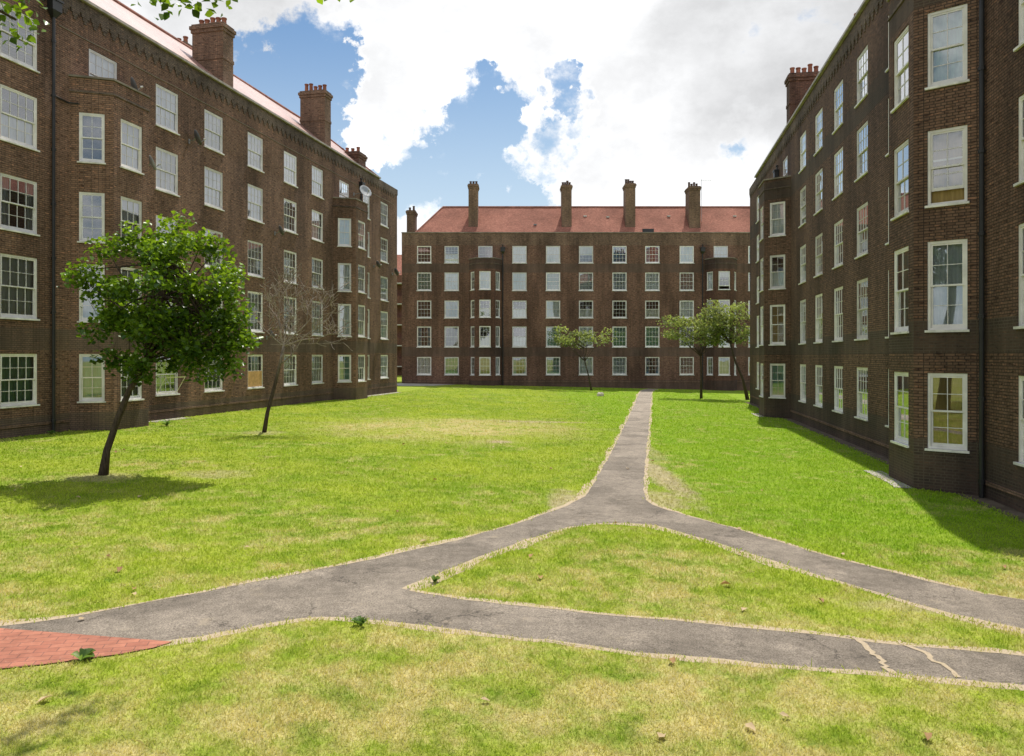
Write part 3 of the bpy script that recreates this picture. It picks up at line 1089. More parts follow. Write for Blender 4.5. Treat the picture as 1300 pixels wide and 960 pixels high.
# ------------------------------------------------------------------ distant block seen through the gap
fb = thing('apartment_block', 'distant red roofed block with balconies seen through the far gap', 'building', (-24.5, 100, 0), 0)
b = MB()
b.box((0, 0, -1), (20, 8, 13.4))
b.build('wall', M['brick_far'], fb)
b = MB()
b.face([(-.3, -.3, 13.4), (20.3, -.3, 13.4), (17.5, 4, 17.0), (2.5, 4, 17.0)])
b.face([(20.3, 8.3, 13.4), (-.3, 8.3, 13.4), (2.5, 4, 17.0), (17.5, 4, 17.0)])
b.face([(20.3, -.3, 13.4), (20.3, 8.3, 13.4), (17.5, 4, 17.0)])
b.face([(-.3, 8.3, 13.4), (-.3, -.3, 13.4), (2.5, 4, 17.0)])
b.build('roof', M['roof'], fb)
for k in range(5):
    z = 1.6 + k * 2.75
    s = MB()
    s.box((.5, -1.3, z - .12), (19.5, -.01, z))
    bal = s.build('balcony', M['slab'], fb)
    s = MB()
    s.box((.5, -1.3, z + .002), (19.5, -1.2, z + 1.0))
    s.build('parapet', M['brick_far'], bal)
    for j in range(6):
        s = MB()
        x = 1.5 + j * 3.1
        s.box((x, -.03, z + .1), (x + 1.2, .02, z + 2.1))
        s.build('window', M['dark'], fb)

# ------------------------------------------------------------------ satellite dishes
def to_world(root, v):
    return Matrix.LocRotScale(root.location, root.rotation_euler, None) @ Vector(v)


def satellite_dish(root, s, z, out, r, label, mat, aim=(.78, .50, .42)):
    p = to_world(root, (s, -out, z))
    w = to_world(root, (s, 0, z - .12))
    t = thing('satellite_dish', label, 'satellite dish', w, 0)
    loc = p - w
    ax = Vector(aim).normalized()
    b = MB()
    b.lathe([(0.001, .0), (r * .35, .02), (r * .7, .045), (r, .095), (r * 1.02, .09), (r * .7, .03), (r * .35, .0), (.001, -.02)], loc, ax, 22)
    b.build('reflector', mat, t, True)
    b = MB()
    b.tube([(0, 0, 0), loc * .75 + Vector((0, 0, -.05)), loc - ax * .03], .022, 8)
    b.tube([loc + Vector((0, 0, -r * .95)) + ax * .1, loc + ax * (r * 1.15) + Vector((0, 0, -r * .45))], .014, 6)
    b.box((-.05, -.02, -.1), (.05, .02, .1))
    b.build('mount_arm', M['metal'], t)
    b = MB()
    b.tube([loc + ax * (r * 1.05) + Vector((0, 0, -r * .45)), loc + ax * (r * 1.35) + Vector((0, 0, -r * .45))], [.045, .03], 8)
    b.build('receiver', M['slab'], t)


DG = 'satellite dishes on the left block'
satellite_dish(LEFT, 21.0, 13.2, .45, .30, 'dark satellite dish standing on the coping of the nearer left bay', M['dish_dark'])
satellite_dish(LEFT, 25.0, 12.35, .35, .34, 'dark satellite dish between two top floor windows just past the nearer left bay', M['dish_dark'])
satellite_dish(LEFT, 22.2, 10.55, .30, .30, 'grey satellite dish low beside the nearer left bay', M['dish'])
satellite_dish(LEFT, 32.1, 9.5, .30, .27, 'small dark satellite dish alone in the middle of the left wall', M['dish_dark'])
satellite_dish(LEFT, 42.0, 13.65, .80, .43, 'large pale grey satellite dish above the farther left bay', M['dish'], (.55, -.55, .38))
satellite_dish(LEFT, 45.3, 9.3, .28, .27, 'small dark satellite dish between the last two windows of the left block', M['dish_dark'])
satellite_dish(LEFT, 48.8, 9.15, .28, .30, 'small dark satellite dish near the far corner of the left block', M['dish_dark'])
satellite_dish(LEFT, 31.3, 4.0, .25, .24, 'small dark satellite dish low on the left wall near the leafy tree', M['dish_dark'])

# ------------------------------------------------------------------ ground
xs = [-420, -60, -26, 0, 26, 60, 420]
ys = [-420, -30, 0, 20, 40, 80, 160, 520]
b = MB()
for i in range(len(xs) - 1):
    for j in range(len(ys) - 1):
        q = [(xs[i], ys[j]), (xs[i + 1], ys[j]), (xs[i + 1], ys[j + 1]), (xs[i], ys[j + 1])]
        b.face([(x, y, ground_z(x)) for x, y in q])
structure(b.build('lawn', M['lawn']))

rj = random.Random(5)


def smooth(pts, step=.14, closed=False, jit=.009, it=3):
    """Chaikin rounding, even resampling and a little raggedness."""
    P = [Vector((x, y)) for x, y in pts]
    for _ in range(it):
        Q = [P[0]] if not closed else []
        n = len(P)
        for i in range(n if closed else n - 1):
            a, c = P[i], P[(i + 1) % n]
            Q += [a.lerp(c, .25), a.lerp(c, .75)]
        if not closed:
            Q.append(P[-1])
        P = Q
    out = [P[0]]
    for p in P[1:]:
        st = step * max(1.0, p.y / 14)
        if (p - out[-1]).length >= st:
            k = int((p - out[-1]).length / st)
            s = out[-1].copy()
            for q in range(1, k + 1):
                out.append(s.lerp(p, q / k))
    ph = rj.random() * 9
    res = []
    for i, p in enumerate(out):
        if closed or 0 < i < len(out) - 1:
            p = p + Vector((rj.gauss(0, jit), rj.gauss(0, jit))) + Vector((math.sin(i * .21 + ph), math.cos(i * .17 + ph))) * jit
        res.append(p)
    return res


left_edge = [(13.4, 73.3), (11.69, 68.56), (8.5, 51.5), (5.31, 34.81), (3.04, 23.12), (1.97, 17.87), (1.53, 15.81), (.99, 14.53), (0, 12.95), (-1.1, 11.6),
             (-2.2, 10.46), (-3.2, 9.51), (-4.13, 8.71), (-4.84, 8.07), (-5.5, 7.76), (-7.5, 7.1), (-11, 6.6)]
low_edge = [(-11, 5.2), (-7.5, 5.9), (-5.6, 6.6), (-4.2, 7.05), (-3.25, 7.53), (-2.88, 7.81), (-2.31, 8.20), (-1.83, 8.27), (-1.02, 8.06), (0, 7.8), (1.17, 7.42), (1.78, 7.34), (2.5, 7.21),
            (3.01, 7.14), (3.72, 7.07), (4.37, 6.92), (6, 6.5), (10, 5.4)]
up_edge = [(10, 6.3), (7.5, 7.0), (5.23, 7.64), (4.1, 7.79), (3.75, 7.92), (3.37, 8.01), (2.6, 8.22), (1.34, 8.49), (0, 8.84), (-.86, 9.07), (-1.35, 9.31)]
tri_top = [(-1.35, 9.31), (-.95, 9.98), (-.35, 10.97), (.38, 12.14), (1.09, 12.99), (1.82, 13.3), (2.5, 13.18), (2.91, 12.57), (3.59, 11.38), (4.27, 10.14),
           (4.84, 9.2), (5.4, 8.55), (5.9, 8.15), (8, 6.9), (10, 6.3)]
right_edge = [(10.5, 7.0), (8.2, 8.2), (6.43, 9.39), (6.05, 9.59), (5.48, 10.41), (4.77, 11.33), (4.04, 12.79), (3.37, 13.91), (2.83, 14.95), (2.82, 15.95), (3.71, 20.71),
              (6.08, 33.01), (9.6, 51.5), (12.95, 69.13), (14.4, 73.3)]
E1 = smooth(left_edge)
E2 = smooth(low_edge)
E3 = smooth(up_edge, it=2)
E4 = smooth(tri_top, it=2)
E5 = smooth(right_edge)
outer = E1 + E2 + [Vector((10, 6.3))] + [Vector((10.5, 7.0))] + E5
hole = E3[1:] + E4[1:-1]
# the lawn triangle between the arms of the path
outer_poly = [(p.x, p.y) for p in E1 + E2 + E5]
hole_poly = [(p.x, p.y) for p in E3 + E4[1:-1]]


def sheet(name, loops, lift, mat):
    flat_ = [p for lp in loops for p in lp]
    tris = geometry.tessellate_polygon([[Vector((p.x, p.y, 0)) for p in lp] for lp in loops])
    b_ = MB()
    for t in tris:
        q = [flat_[i] for i in t]
        if (q[1] - q[0]).cross(q[2] - q[0]) < 0:
            q.reverse()
        b_.face([(p.x, p.y, ground_z(p.x) + lift) for p in q])
    return structure(b_.build(name, mat))


outer_full = E1 + E2 + E3[0:] + E4[1:-1] + E5  # the triangle opens outside the picture on the right
# loop order: left edge down, low edge out, back along the upper edge to the tip, up and over the triangle, out again, home along the right edge
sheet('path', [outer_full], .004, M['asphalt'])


def strip(b_, line, w0, w1, lift, side=1, inner=.03, low=.0012):
    prev = None
    n = len(line)
    for i, p in enumerate(line):
        d = line[min(i + 1, n - 1)] - line[max(i - 1, 0)]
        if d.length < 1e-6:
            continue
        d.normalize()
        nrm = Vector((-d.y, d.x)) * side
        k = (w0 + (w1 - w0) * (.5 + .5 * math.sin(i * .31) * math.sin(i * .113 + 2))) * (1 + .25 * math.sin(i * .9) * math.sin(i * .47 + 1))
        a = p - nrm * inner * (1 + .8 * math.sin(i * .53) * math.sin(i * .29 + 2))
        c = p + nrm * k
        if prev:
            q = [prev[0], a, c, prev[1]]
            if (q[1] - q[0]).cross(q[2] - q[0]) < 0:
                q.reverse()
            b_.face([(v.x, v.y, ground_z(v.x) + (lift if any(v is w_ for w_ in (a, prev[0])) else low)) for v in q])
        prev = (a, c)


b = MB()
strip(b, E1, .02, .17, .0065, -1)
strip(b, E2[10:], .03, .10, .0065, -1)
strip(b, E3, .04, .12, .0065, -1)
strip(b, E4, .02, .24, .0065, -1)
strip(b, E5, .03, .10, .0065, -1)
structure(b.build('path_edging', M['edge']))


def crack(pts, w):
    b_ = MB()
    L_ = smooth(pts, .05, jit=.012)
    strip(b_, L_, w * .3, w * 1.2, .0095, 1, .012, .0095)
    return structure(b_.build('path_crack', M['edge']))


crack([(3.58, 8.02), (3.64, 7.87), (3.60, 7.60), (3.66, 7.42), (3.56, 7.22), (3.62, 7.02)], .05)
crack([(4.08, 7.92), (4.10, 7.76), (4.22, 7.6), (4.14, 7.42), (4.22, 7.28), (4.16, 7.0)], .045)

pave = [(-11, 6.55), (-7.5, 7.05), (-5.28, 7.72), (-3.38, 7.46), (-3.50, 7.30), (-3.74, 7.13), (-4.29, 6.87), (-5.2, 6.55), (-7.5, 5.85), (-11, 5.1)]
P_ = [Vector(p) for p in pave]
P_.reverse()
sheet('brick_paving', [P_], .012, M['paving'])
# paving at the foot of the bays and the far corner, bare strip under the right wall
b = MB()


def quad_strip(b_, root, s0, s1, o0, o1, lift=.008):
    for i in range(int((s1 - s0) / 2) + 1):
        a = s0 + i * 2
        c = min(s1, a + 2)
        if c - a < .01:
            continue
        q = [to_world(root, (a, -o1 - .05 * math.sin(a * 3), 0)), to_world(root, (c, -o1 - .05 * math.sin(c * 3), 0)), to_world(root, (c, -o0, 0)), to_world(root, (a, -o0, 0))]
        b_.face([(v.x, v.y, ground_z(v.x) + lift) for v in q])


quad_strip(b, RIGHT, 0, 50, -.05, .42)
structure(b.build('bare_soil', M['soil']))
b = MB()
quad_strip(b, RIGHT, 33.4, 36.2, BAY_D - .1, BAY_D + .38, .014)
quad_strip(b, RIGHT, 11.6, 14.2, BAY_D - .1, BAY_D + .35, .014)
quad_strip(b, LEFT, 22.2, 24.5, -.05, .55, .014)
quad_strip(b, LEFT, 42.5, 49.8, -.05, .45, .014)
q = [(-11.5, 67), (-7.2, 69.5), (-5.5, 73.75), (-11.5, 73.75)]
b.face([(x, y, ground_z(x) + .014) for x, y in q])
structure(b.build('pavement', M['concrete']))


# ------------------------------------------------------------------ grass blades
def in_poly(px, py, poly):
    poly = np.array(poly)
    x0, y0 = poly[:, 0], poly[:, 1]
    x1, y1 = np.roll(x0, -1), np.roll(y0, -1)
    inside = np.zeros(len(px), bool)
    for a, c, d, e in zip(x0, y0, x1, y1):
        if c == e:
            continue
        m = ((c > py) != (e > py)) & (px < (d - a) * (py - c) / (e - c) + a)
        inside ^= m
    return inside


def leaf_object(name, verts, tris, shade, mat, parent=None, smooth_=False):
    nv, nf = len(verts), len(tris)
    me = bpy.data.meshes.new(name)
    me.vertices.add(nv)
    me.vertices.foreach_set('co', verts.astype(np.float32).ravel())
    k = tris.shape[1]
    me.loops.add(nf * k)
    me.loops.foreach_set('vertex_index', tris.astype(np.int32).ravel())
    me.polygons.add(nf)
    me.polygons.foreach_set('loop_start', np.arange(0, nf * k, k, dtype=np.int32))
    me.polygons.foreach_set('loop_total', np.full(nf, k, dtype=np.int32))
    at = me.attributes.new('shade', 'FLOAT', 'POINT')
    at.data.foreach_set('value', shade.astype(np.float32))
    me.materials.append(mat)
    me.update(calc_edges=True)
    return link(name, me, parent)


def grass():
    N = 620000
    r = np.exp(RNG.uniform(np.log(3.9), np.log(74), N))
    th = RNG.uniform(-.78, .78, N)
    x, y = r * np.sin(th), r * np.cos(th)
    # the turf goes on beyond the edges of the view and under the viewer's feet
    nx, ny = RNG.uniform(-12, 12, 420000), RNG.uniform(-4.5, 14, 420000)
    nr = np.hypot(nx, ny)
    out = (nr < 4.0) | (np.abs(np.arctan2(nx, ny)) > .77)
    x, y, r = np.concatenate([x, nx[out]]), np.concatenate([y, ny[out]]), np.concatenate([r, np.clip(nr[out], 6.0, 20)])
    N = len(x)
    path_poly = [(p.x, p.y) for p in outer_full]
    grow = RNG.normal(0, .035, N)
    bad = in_poly(x + grow, y + RNG.normal(0, .035, N), path_poly)
    bad |= in_poly(x, y, [(p.x, p.y) for p in P_])
    # walls and what stands before them
    sl = (x + 21.09 - .2179 * y) * .977
    bad |= sl < .03
    sr = (7.6 + .1747 * y - x) * .985
    bad |= sr < .32
    bad |= y > 73.5
    k = ~bad
    x, y, r = x[k], y[k], r[k]
    # thin out the worn ground
    ex, ey = (x + 2.6) / 6.2, (y - 30) / 5.5
    worn = np.exp(-(ex ** 2 + ey ** 2) * 1.6) * .55
    for bx_, by_, ax_, ay_, kk in BARE:
        worn = np.maximum(worn, kk * .9 * np.exp(-(((x - bx_) / ax_) ** 2 + ((y - by_) / ay_) ** 2)))
    k = RNG.random(len(x)) > worn
    x, y, r = x[k], y[k], r[k]
    n = len(x)
    sc = np.clip(r / 8.0, .62, 6.0)
    # short turf with tufts
    tuft = .5 + .5 * np.sin(x * 2.1 + np.sin(y * 1.3) * 2) * np.sin(y * 1.9 + np.sin(x * 1.7) * 2)
    h = (.014 + .017 * RNG.random(n) + .022 * tuft * RNG.random(n)) * np.clip(sc, 1, 1.35)
    tall = RNG.random(n) > .985
    h = np.where(tall, h * 2.0, h)
    w = (.0028 + .0028 * RNG.random(n)) * sc
    a = RNG.uniform(0, 2 * np.pi, n)
    lean = RNG.uniform(.2, 1.1, n) * h
    la = RNG.uniform(0, 2 * np.pi, n)
    z = -.021 * np.clip(x, -26, 26)
    dx, dy = np.cos(a) * w, np.sin(a) * w
    lx, ly = np.cos(la) * lean, np.sin(la) * lean
    v = np.empty((n, 4, 3))
    v[:, 0] = np.stack([x - dx, y - dy, z], 1)
    v[:, 1] = np.stack([x + dx, y + dy, z], 1)
    v[:, 2] = np.stack([x + lx * .45 + dx * .8, y + ly * .45 + dy * .8, z + h * .65], 1)
    v[:, 3] = np.stack([x + lx, y + ly, z + h], 1)
    idx = np.arange(n)[:, None] * 4
    t = np.concatenate([idx + np.array([[0, 1, 2]]), idx + np.array([[0, 2, 3]])], 0)
    shade = np.repeat(RNG.random(n), 4)
    o = leaf_object('grass', v.reshape(-1, 3), t, shade, M['blade'])
    o['kind'] = 'stuff'


grass()


# ------------------------------------------------------------------ trees
def leaves_mesh(name, centers, size, mat, parent, up=.5, flat_=None, rng=RNG, bright=None, aspect=.42):
    n = len(centers)
    nrm = rng.normal(0, 1, (n, 3))
    nrm[:, 2] = np.abs(nrm[:, 2]) + up
    nrm /= np.linalg.norm(nrm, axis=1)[:, None]
    d = rng.normal(0, 1, (n, 3))
    d[:, 2] -= .45
    d -= nrm * (d * nrm).sum(1)[:, None]
    d /= np.linalg.norm(d, axis=1)[:, None]
    s = np.cross(nrm, d)
    L = (size * rng.uniform(.65, 1.3, n))[:, None]
    W = L * aspect
    c = centers
    v = np.empty((n, 6, 3))
    v[:, 0] = c - d * L * .5
    v[:, 1] = c - d * L * .08 + s * W + nrm * L * .10
    v[:, 2] = c + d * L * .22 + s * W * .72 + nrm * L * .04
    v[:, 3] = c + d * L * .55 - nrm * L * .12
    v[:, 4] = c + d * L * .22 - s * W * .72 + nrm * L * .04
    v[:, 5] = c - d * L * .08 - s * W + nrm * L * .10
    idx = np.arange(n)[:, None] * 6
    t = np.concatenate([idx + np.array([[0, 1, 2, 3]]), idx + np.array([[0, 3, 4, 5]])], 0)
    sh = rng.random(n) if bright is None else np.clip(bright + rng.normal(0, .18, n), 0, 1)
    return leaf_object(name, v.reshape(-1, 3), t, np.repeat(sh, 6), mat, parent)


def curve(a, c, bend, n=6):
    a, c = Vector(a), Vector(c)
    m = a.lerp(c, .5) + Vector(bend)
    return [a * (1 - t) ** 2 + m * 2 * t * (1 - t) + c * t * t for t in (i / (n - 1) for i in range(n))]


def leafy_tree(name, label, loc, trunk, clumps, per, size, spread, mat, bark, tr=.085, rng_seed=1, fork=.75, up=.5, bright_dir=True, aspect=.42):
    t = thing(name, label, 'tree', loc)
    rr = random.Random(rng_seed)
    rn = np.random.default_rng(rng_seed)
    b_ = MB()
    n = len(trunk)
    b_.tube(trunk, [tr * 1.45] + [tr * (1 - .55 * i / (n - 1)) for i in range(1, n)], 10)
    tp = [Vector(p) for p in trunk]
    for c in clumps:
        c = Vector(c[:3])
        i = rr.randrange(max(1, int(n * fork)), n) if n > 2 else 1
        s = tp[min(i, n - 1)]
        pts_ = curve(s, c, (rr.uniform(-.15, .15), rr.uniform(-.15, .15), rr.uniform(-.05, .35)), 6)
        r0 = tr * rr.uniform(.22, .42)
        b_.tube(pts_, [r0 * (1 - .82 * k / 5) for k in range(6)], 6, False)
        for _ in range(2):
            q = pts_[rr.randrange(2, 6)]
            e = q + Vector((rr.gauss(0, .35), rr.gauss(0, .35), rr.gauss(.1, .25)))
            b_.tube(curve(q, e, (0, 0, .06), 4), [r0 * .35, r0 * .28, r0 * .2, r0 * .1], 5, False)
    b_.build('trunk', bark, t, True)
    cs, br = [], []
    ctr = np.mean([c[:3] for c in clumps], axis=0)
    for c in clumps:
        k = int(per * rr.uniform(.7, 1.3) * (c[3] if len(c) > 3 else 1))
        p = rn.normal(0, 1, (k, 3)) * np.array(spread)
        p = p / (1 + .25 * np.linalg.norm(p / np.array(spread), axis=1)[:, None])
        cs.append(p + np.array(c[:3]))
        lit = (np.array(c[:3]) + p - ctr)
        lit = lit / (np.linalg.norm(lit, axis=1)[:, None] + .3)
        br.append(.30 * (lit @ np.array([.25, .25, .8])) + np.full(k, .22 + .32 * rr.random()) + (np.clip(p[:, 2] / spread[2], -1, 1) * .15))  # sunlit fringe put into the leaf colour: outer and upper leaves brighter
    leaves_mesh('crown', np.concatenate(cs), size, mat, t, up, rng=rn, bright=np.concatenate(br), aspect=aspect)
    return t


def shell(center, rad, n, seed, inner=.45, low=-1.0):
    rr = random.Random(seed)
    out = []
    while len(out) < n:
        v = Vector((rr.gauss(0, 1), rr.gauss(0, 1), rr.gauss(0, 1))).normalized()
        if v.z < low:
            continue
        k = rr.uniform(inner, 1.0) ** .6
        k *= 1 + .10 * math.sin(v.x * 5 + v.z * 7) + rr.uniform(-.06, .06)
        out.append((center[0] + v.x * rad[0] * k, center[1] + v.y * rad[1] * k, center[2] + v.z * rad[2] * k))
    return out


# the leafy leaning tree on the left lawn
cl = shell((1.42, 0, 4.02), (1.5, 1.5, 1.52), 60, 4, .35)
cl += [(-.45, .2, 4.75), (-.4, -.2, 4.5), (2.95, 0, 3.45), (3.1, .3, 3.05), (3.0, -.3, 4.35), (.5, .1, 2.55), (1.0, -.2, 2.35), (2.2, .1, 2.35), (2.7, 0, 2.7), (2.6, .2, 3.0), (1.6, .3, 2.6), (2.95, -.1, 2.95), (2.3, 0, 5.35), (2.9, .1, 4.6), (1.2, -.5, 2.7), (2.1, -.6, 2.9), (2.95, .2, 3.9), (3.05, 0, 3.2), (.15, .1, 2.7), (-.2, 0, 3.3), (.7, .2, 5.55), (2.85, 0, 2.45), (1.7, 0, 5.75), (2.6, .1, 5.2), (.1, 0, 5.2)]
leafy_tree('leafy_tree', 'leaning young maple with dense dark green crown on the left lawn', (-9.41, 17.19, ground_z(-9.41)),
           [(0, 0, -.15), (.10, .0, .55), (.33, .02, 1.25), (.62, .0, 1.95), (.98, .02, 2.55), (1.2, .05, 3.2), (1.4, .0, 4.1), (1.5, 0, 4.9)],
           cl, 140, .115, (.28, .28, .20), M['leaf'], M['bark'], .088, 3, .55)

# three small trees in front of the back block
def flat_tree(label, loc, top, clumps, seed, tr, bark='bark'):
    leafy_tree('small_tree', label, loc, top, clumps, 58, .19, (.50, .45, .24), M['leaf_olive'], M[bark], tr, seed, .7, .3, aspect=.34)


g = ground_z
rs = random.Random(12)
flat_tree('small feathery tree alone on the lawn left of the far path', (7.07, 66.4, g(7.07)), [(0, 0, -.1), (-.25, 0, 1.2), (-.6, 0, 2.6), (-.75, 0, 3.8)],
          [(-.75 + rs.uniform(-2.2, 2.4) * (1 - .0 * i), rs.uniform(-1.4, 1.4), 4.75 + rs.uniform(-.75, .75)) for i in range(24)], 31, .075)
flat_tree('feathery tree with straight dark trunk on the right lawn', (14.36, 56.8, g(14.36)), [(0, 0, -.1), (0, 0, 1.6), (-.05, 0, 3.2), (-.1, 0, 4.4)],
          [(-.1 + rs.uniform(-2.5, 1.5), rs.uniform(-1.3, 1.3), 5.1 + rs.uniform(-.9, .9)) for i in range(30)], 32, .085)
flat_tree('taller feathery tree with leaning trunk beside the far corner of the shaded block', (17.75, 56.3, g(17.75)), [(0, 0, -.1), (-.35, 0, 1.5), (-.95, 0, 2.9), (-1.3, 0, 4.2), (-1.4, 0, 5.5)],
          [(-1.7 + rs.uniform(-2.0, 2.0), rs.uniform(-1.3, 1.3), 5.6 + rs.uniform(-1.7, 1.7)) for i in range(46)], 33, .11)

# bare tree
bt = thing('bare_tree', 'slim leafless tree with fine pale twigs on the left lawn', 'tree', (-8.91, 26.86, ground_z(-8.91)))
b = MB()
rb = random.Random(9)


def branch(p, d, ln, rad, lvl):
    n = 5
    pts_ = [p]
    dd = d.normalized()
    for i in range(n):
        dd = (dd + Vector((rb.gauss(0, .13), rb.gauss(0, .13), rb.gauss(.03, .08)))).normalized()
        pts_.append(pts_[-1] + dd * (ln / n))
    rads = [max(.0086, rad * (1 - .6 * i / n)) for i in range(n + 1)]
    b.tube(pts_, rads, 6 if lvl < 2 else 4, False)
    if lvl >= 4:
        return
    k = (6, 5, 4, 4)[lvl]
    for i in range(k):
        q = rb.randrange(2, n + 1)
        side = Vector((rb.gauss(.25, .9), rb.gauss(0, .8), rb.gauss(.28, .45))).normalized()
        branch(pts_[q], (dd * .55 + side * .8), ln * rb.uniform(.5, .78), rads[q] * .62, lvl + 1)


tk = [(0, 0, -.1), (.13, 0, .7), (.36, 0, 1.55), (.58, 0, 2.45), (.72, 0, 3.1)]
b.tube(tk, [.085, .068, .06, .055, .05], 9)
branch(Vector(tk[-1]), Vector((-.35, .1, 1)), 1.35, .036, 1)
branch(Vector(tk[-1]), Vector((.55, -.1, .75)), 1.45, .036, 1)
branch(Vector(tk[-1]), Vector((1.0, .2, .32)), 1.35, .03, 1)
branch(Vector(tk[-1]), Vector((.1, .3, 1)), 1.5, .034, 1)
branch(Vector(tk[-2]), Vector((.8, -.3, .6)), 1.3, .030, 1)
branch(Vector(tk[-1]), Vector((-.8, -.2, .7)), 1.0, .026, 1)
b.build('trunk', M['bark_bare'], bt, True)

# big tree beside the camera whose outer sprays hang into the top of the view
oc = shell((0.9, -.4, 8.6), (4.2, 3.6, 2.6), 120, 17, .4)
spray = []
tips = [((-6.3, 9.2), 7.4), ((-6.5, 9.3), 7.6), ((-6.3, 9.5), 7.15), ((-6.45, 9.35), 6.95), ((-4.35, 9.4), 7.42), ((-4.05, 9.5), 7.48), ((-4.55, 9.5), 7.50), ((-3.82, 9.45), 7.46), ((-2.3, 9.5), 7.62)]
TX, TY = -8.0, 2.0
for (x, y), z in tips:
    spray.append((x - TX, y - TY, z + .05 - ground_z(TX), .27))
    spray.append((x - TX - .15, y - TY - .5, z + .5 - ground_z(TX), .25))
leafy_tree('overhanging_tree', 'large maple whose leafy branch tips hang into the top left of the view', (TX, TY, ground_z(TX)),
           [(0, 0, -.2), (.1, 0, 1.5), (.3, .1, 3.0), (.6, .2, 4.8), (.9, .3, 6.4), (1.1, .4, 8.2), (1.2, .6, 9.4)], oc + spray, 170, .105, (.24, .30, .17), M['leaf'], M['bark'], .26, 5, .62)

# ------------------------------------------------------------------ small things on the lawn
def stone(label, x, y, r):
    b_ = MB()
    rr = random.Random(int(x * 31))
    seg, rows = 10, 6
    ph = [rr.uniform(0, 6) for _ in range(4)]
    P3 = []
    for i in range(rows + 1):
        for k in range(seg):
            u, v_ = math.pi * i / rows, 2 * math.pi * k / seg
            q = 1 + .18 * math.sin(2 * v_ + ph[0]) + .12 * math.sin(3 * u + ph[1]) + .08 * math.sin(5 * v_ + ph[2])
            P3.append(Vector((math.sin(u) * math.cos(v_) * r * q, math.sin(u) * math.sin(v_) * r * .7 * q, math.cos(u) * r * .55 * q + r * .35)))
    for i in range(rows):
        for k in range(seg):
            a, c = i * seg + k, i * seg + (k + 1) % seg
            b_.face([P3[a], P3[a + seg], P3[c + seg], P3[c]])
    o = b_.build('stone', M['stone'])
    o.location = (x, y, ground_z(x))
    tag(o, label, 'stone')


stone('pale lump of stone lying beside the small tree left of the far path', 6.75, 57.2, .30)


def weed(label, x, y, n, ln, seed, broad=.3):
    t = thing('weed', label, 'plant', (x, y, ground_z(x)))
    rr = random.Random(seed)
    V, T, S = [], [], []
    for i in range(n):
        a = rr.uniform(0, 6.28)
        L = ln * rr.uniform(.6, 1.1)
        tilt = rr.uniform(.3, 1.1)
        d = Vector((math.cos(a) * math.sin(tilt), math.sin(a) * math.sin(tilt), math.cos(tilt)))
        s = Vector((-math.sin(a), math.cos(a), 0))
        base = len(V)
        for u, w_ in ((0, .08), (.3, .8), (.6, 1), (.85, .6), (1, .05)):
            c = d * L * u + Vector((0, 0, -.25 * L * u * u))
            V += [c - s * w_ * L * broad + Vector((0, 0, .04 * w_)), c, c + s * w_ * L * broad + Vector((0, 0, .04 * w_))]
        for k in range(4):
            q = base + k * 3
            T += [(q, q + 1, q + 4, q + 3), (q + 1, q + 2, q + 5, q + 4)]
        S += [rr.random()] * 15
    leaf_object('foliage', np.array([tuple(v) for v in V]), np.array(T), np.array(S), M['weed'], t)


weed('dark green dock plant growing at the edge of the red paving', -4.02, 6.98, 7, .16, 1)
weed('broad leaved weed beside the path in the bottom grass', -1.62, 8.02, 9, .13, 2)
weed('tall pale weed at the foot of the nearer left bay', -13.1, 28.4, 16, .42, 3, .12)
weed('small round weed at the foot of the left downpipe', -15.35, 24.9, 12, .26, 4, .2)
weed('low leafy weed growing on the worn bank of the central lawn triangle', -1.0, 9.6, 9, .11, 6)

rl = random.Random(77)
path_np = [(p.x, p.y) for p in outer_full]
k = 0
base_leaf = None
while k < 46:
    rd = math.exp(rl.uniform(math.log(5.8), math.log(26)))
    th = rl.uniform(-.62, .62)
    x, y = rd * math.sin(th), rd * math.cos(th)
    if in_poly(np.array([x]), np.array([y]), path_np)[0] and rl.random() < .6:
        continue
    if (7.6 + .1747 * y - x) < 1.8:
        continue
    if base_leaf is None:
        V = np.array([(-.06, 0, .012), (-.02, .04, .03), (.03, .03, .018), (.07, 0, .004), (.03, -.03, .03), (-.02, -.035, .016)])
        T = np.array([(0, 1, 2, 3), (0, 3, 4, 5)])
        o = leaf_object('fallen_leaf', V, T, np.full(6, .9), M['leaf_dry'])
        V2 = V.copy()
        V2[:, 2] *= 1.6
        o2 = leaf_object('fallen_leaf', V2, T, np.full(6, .15), M['leaf_dry'])
        base_leaf = [o.data, o2.data]
        o.location = (x, y, ground_z(x) + .02)
        bpy.data.objects.remove(o2)
    else:
        o = link('fallen_leaf', rl.choice(base_leaf))
        o.location = (x, y, ground_z(x) + .022)
    s = rl.uniform(.6, 1.15)
    o.scale = (s, s, s)
    o.rotation_euler = (rl.uniform(-.3, .3), rl.uniform(-.3, .3), rl.uniform(0, 6.28))
    tag(o, 'small dry curled leaf lying on the ground', 'leaf', 'dry leaves scattered over the lawn and path')
    k += 1

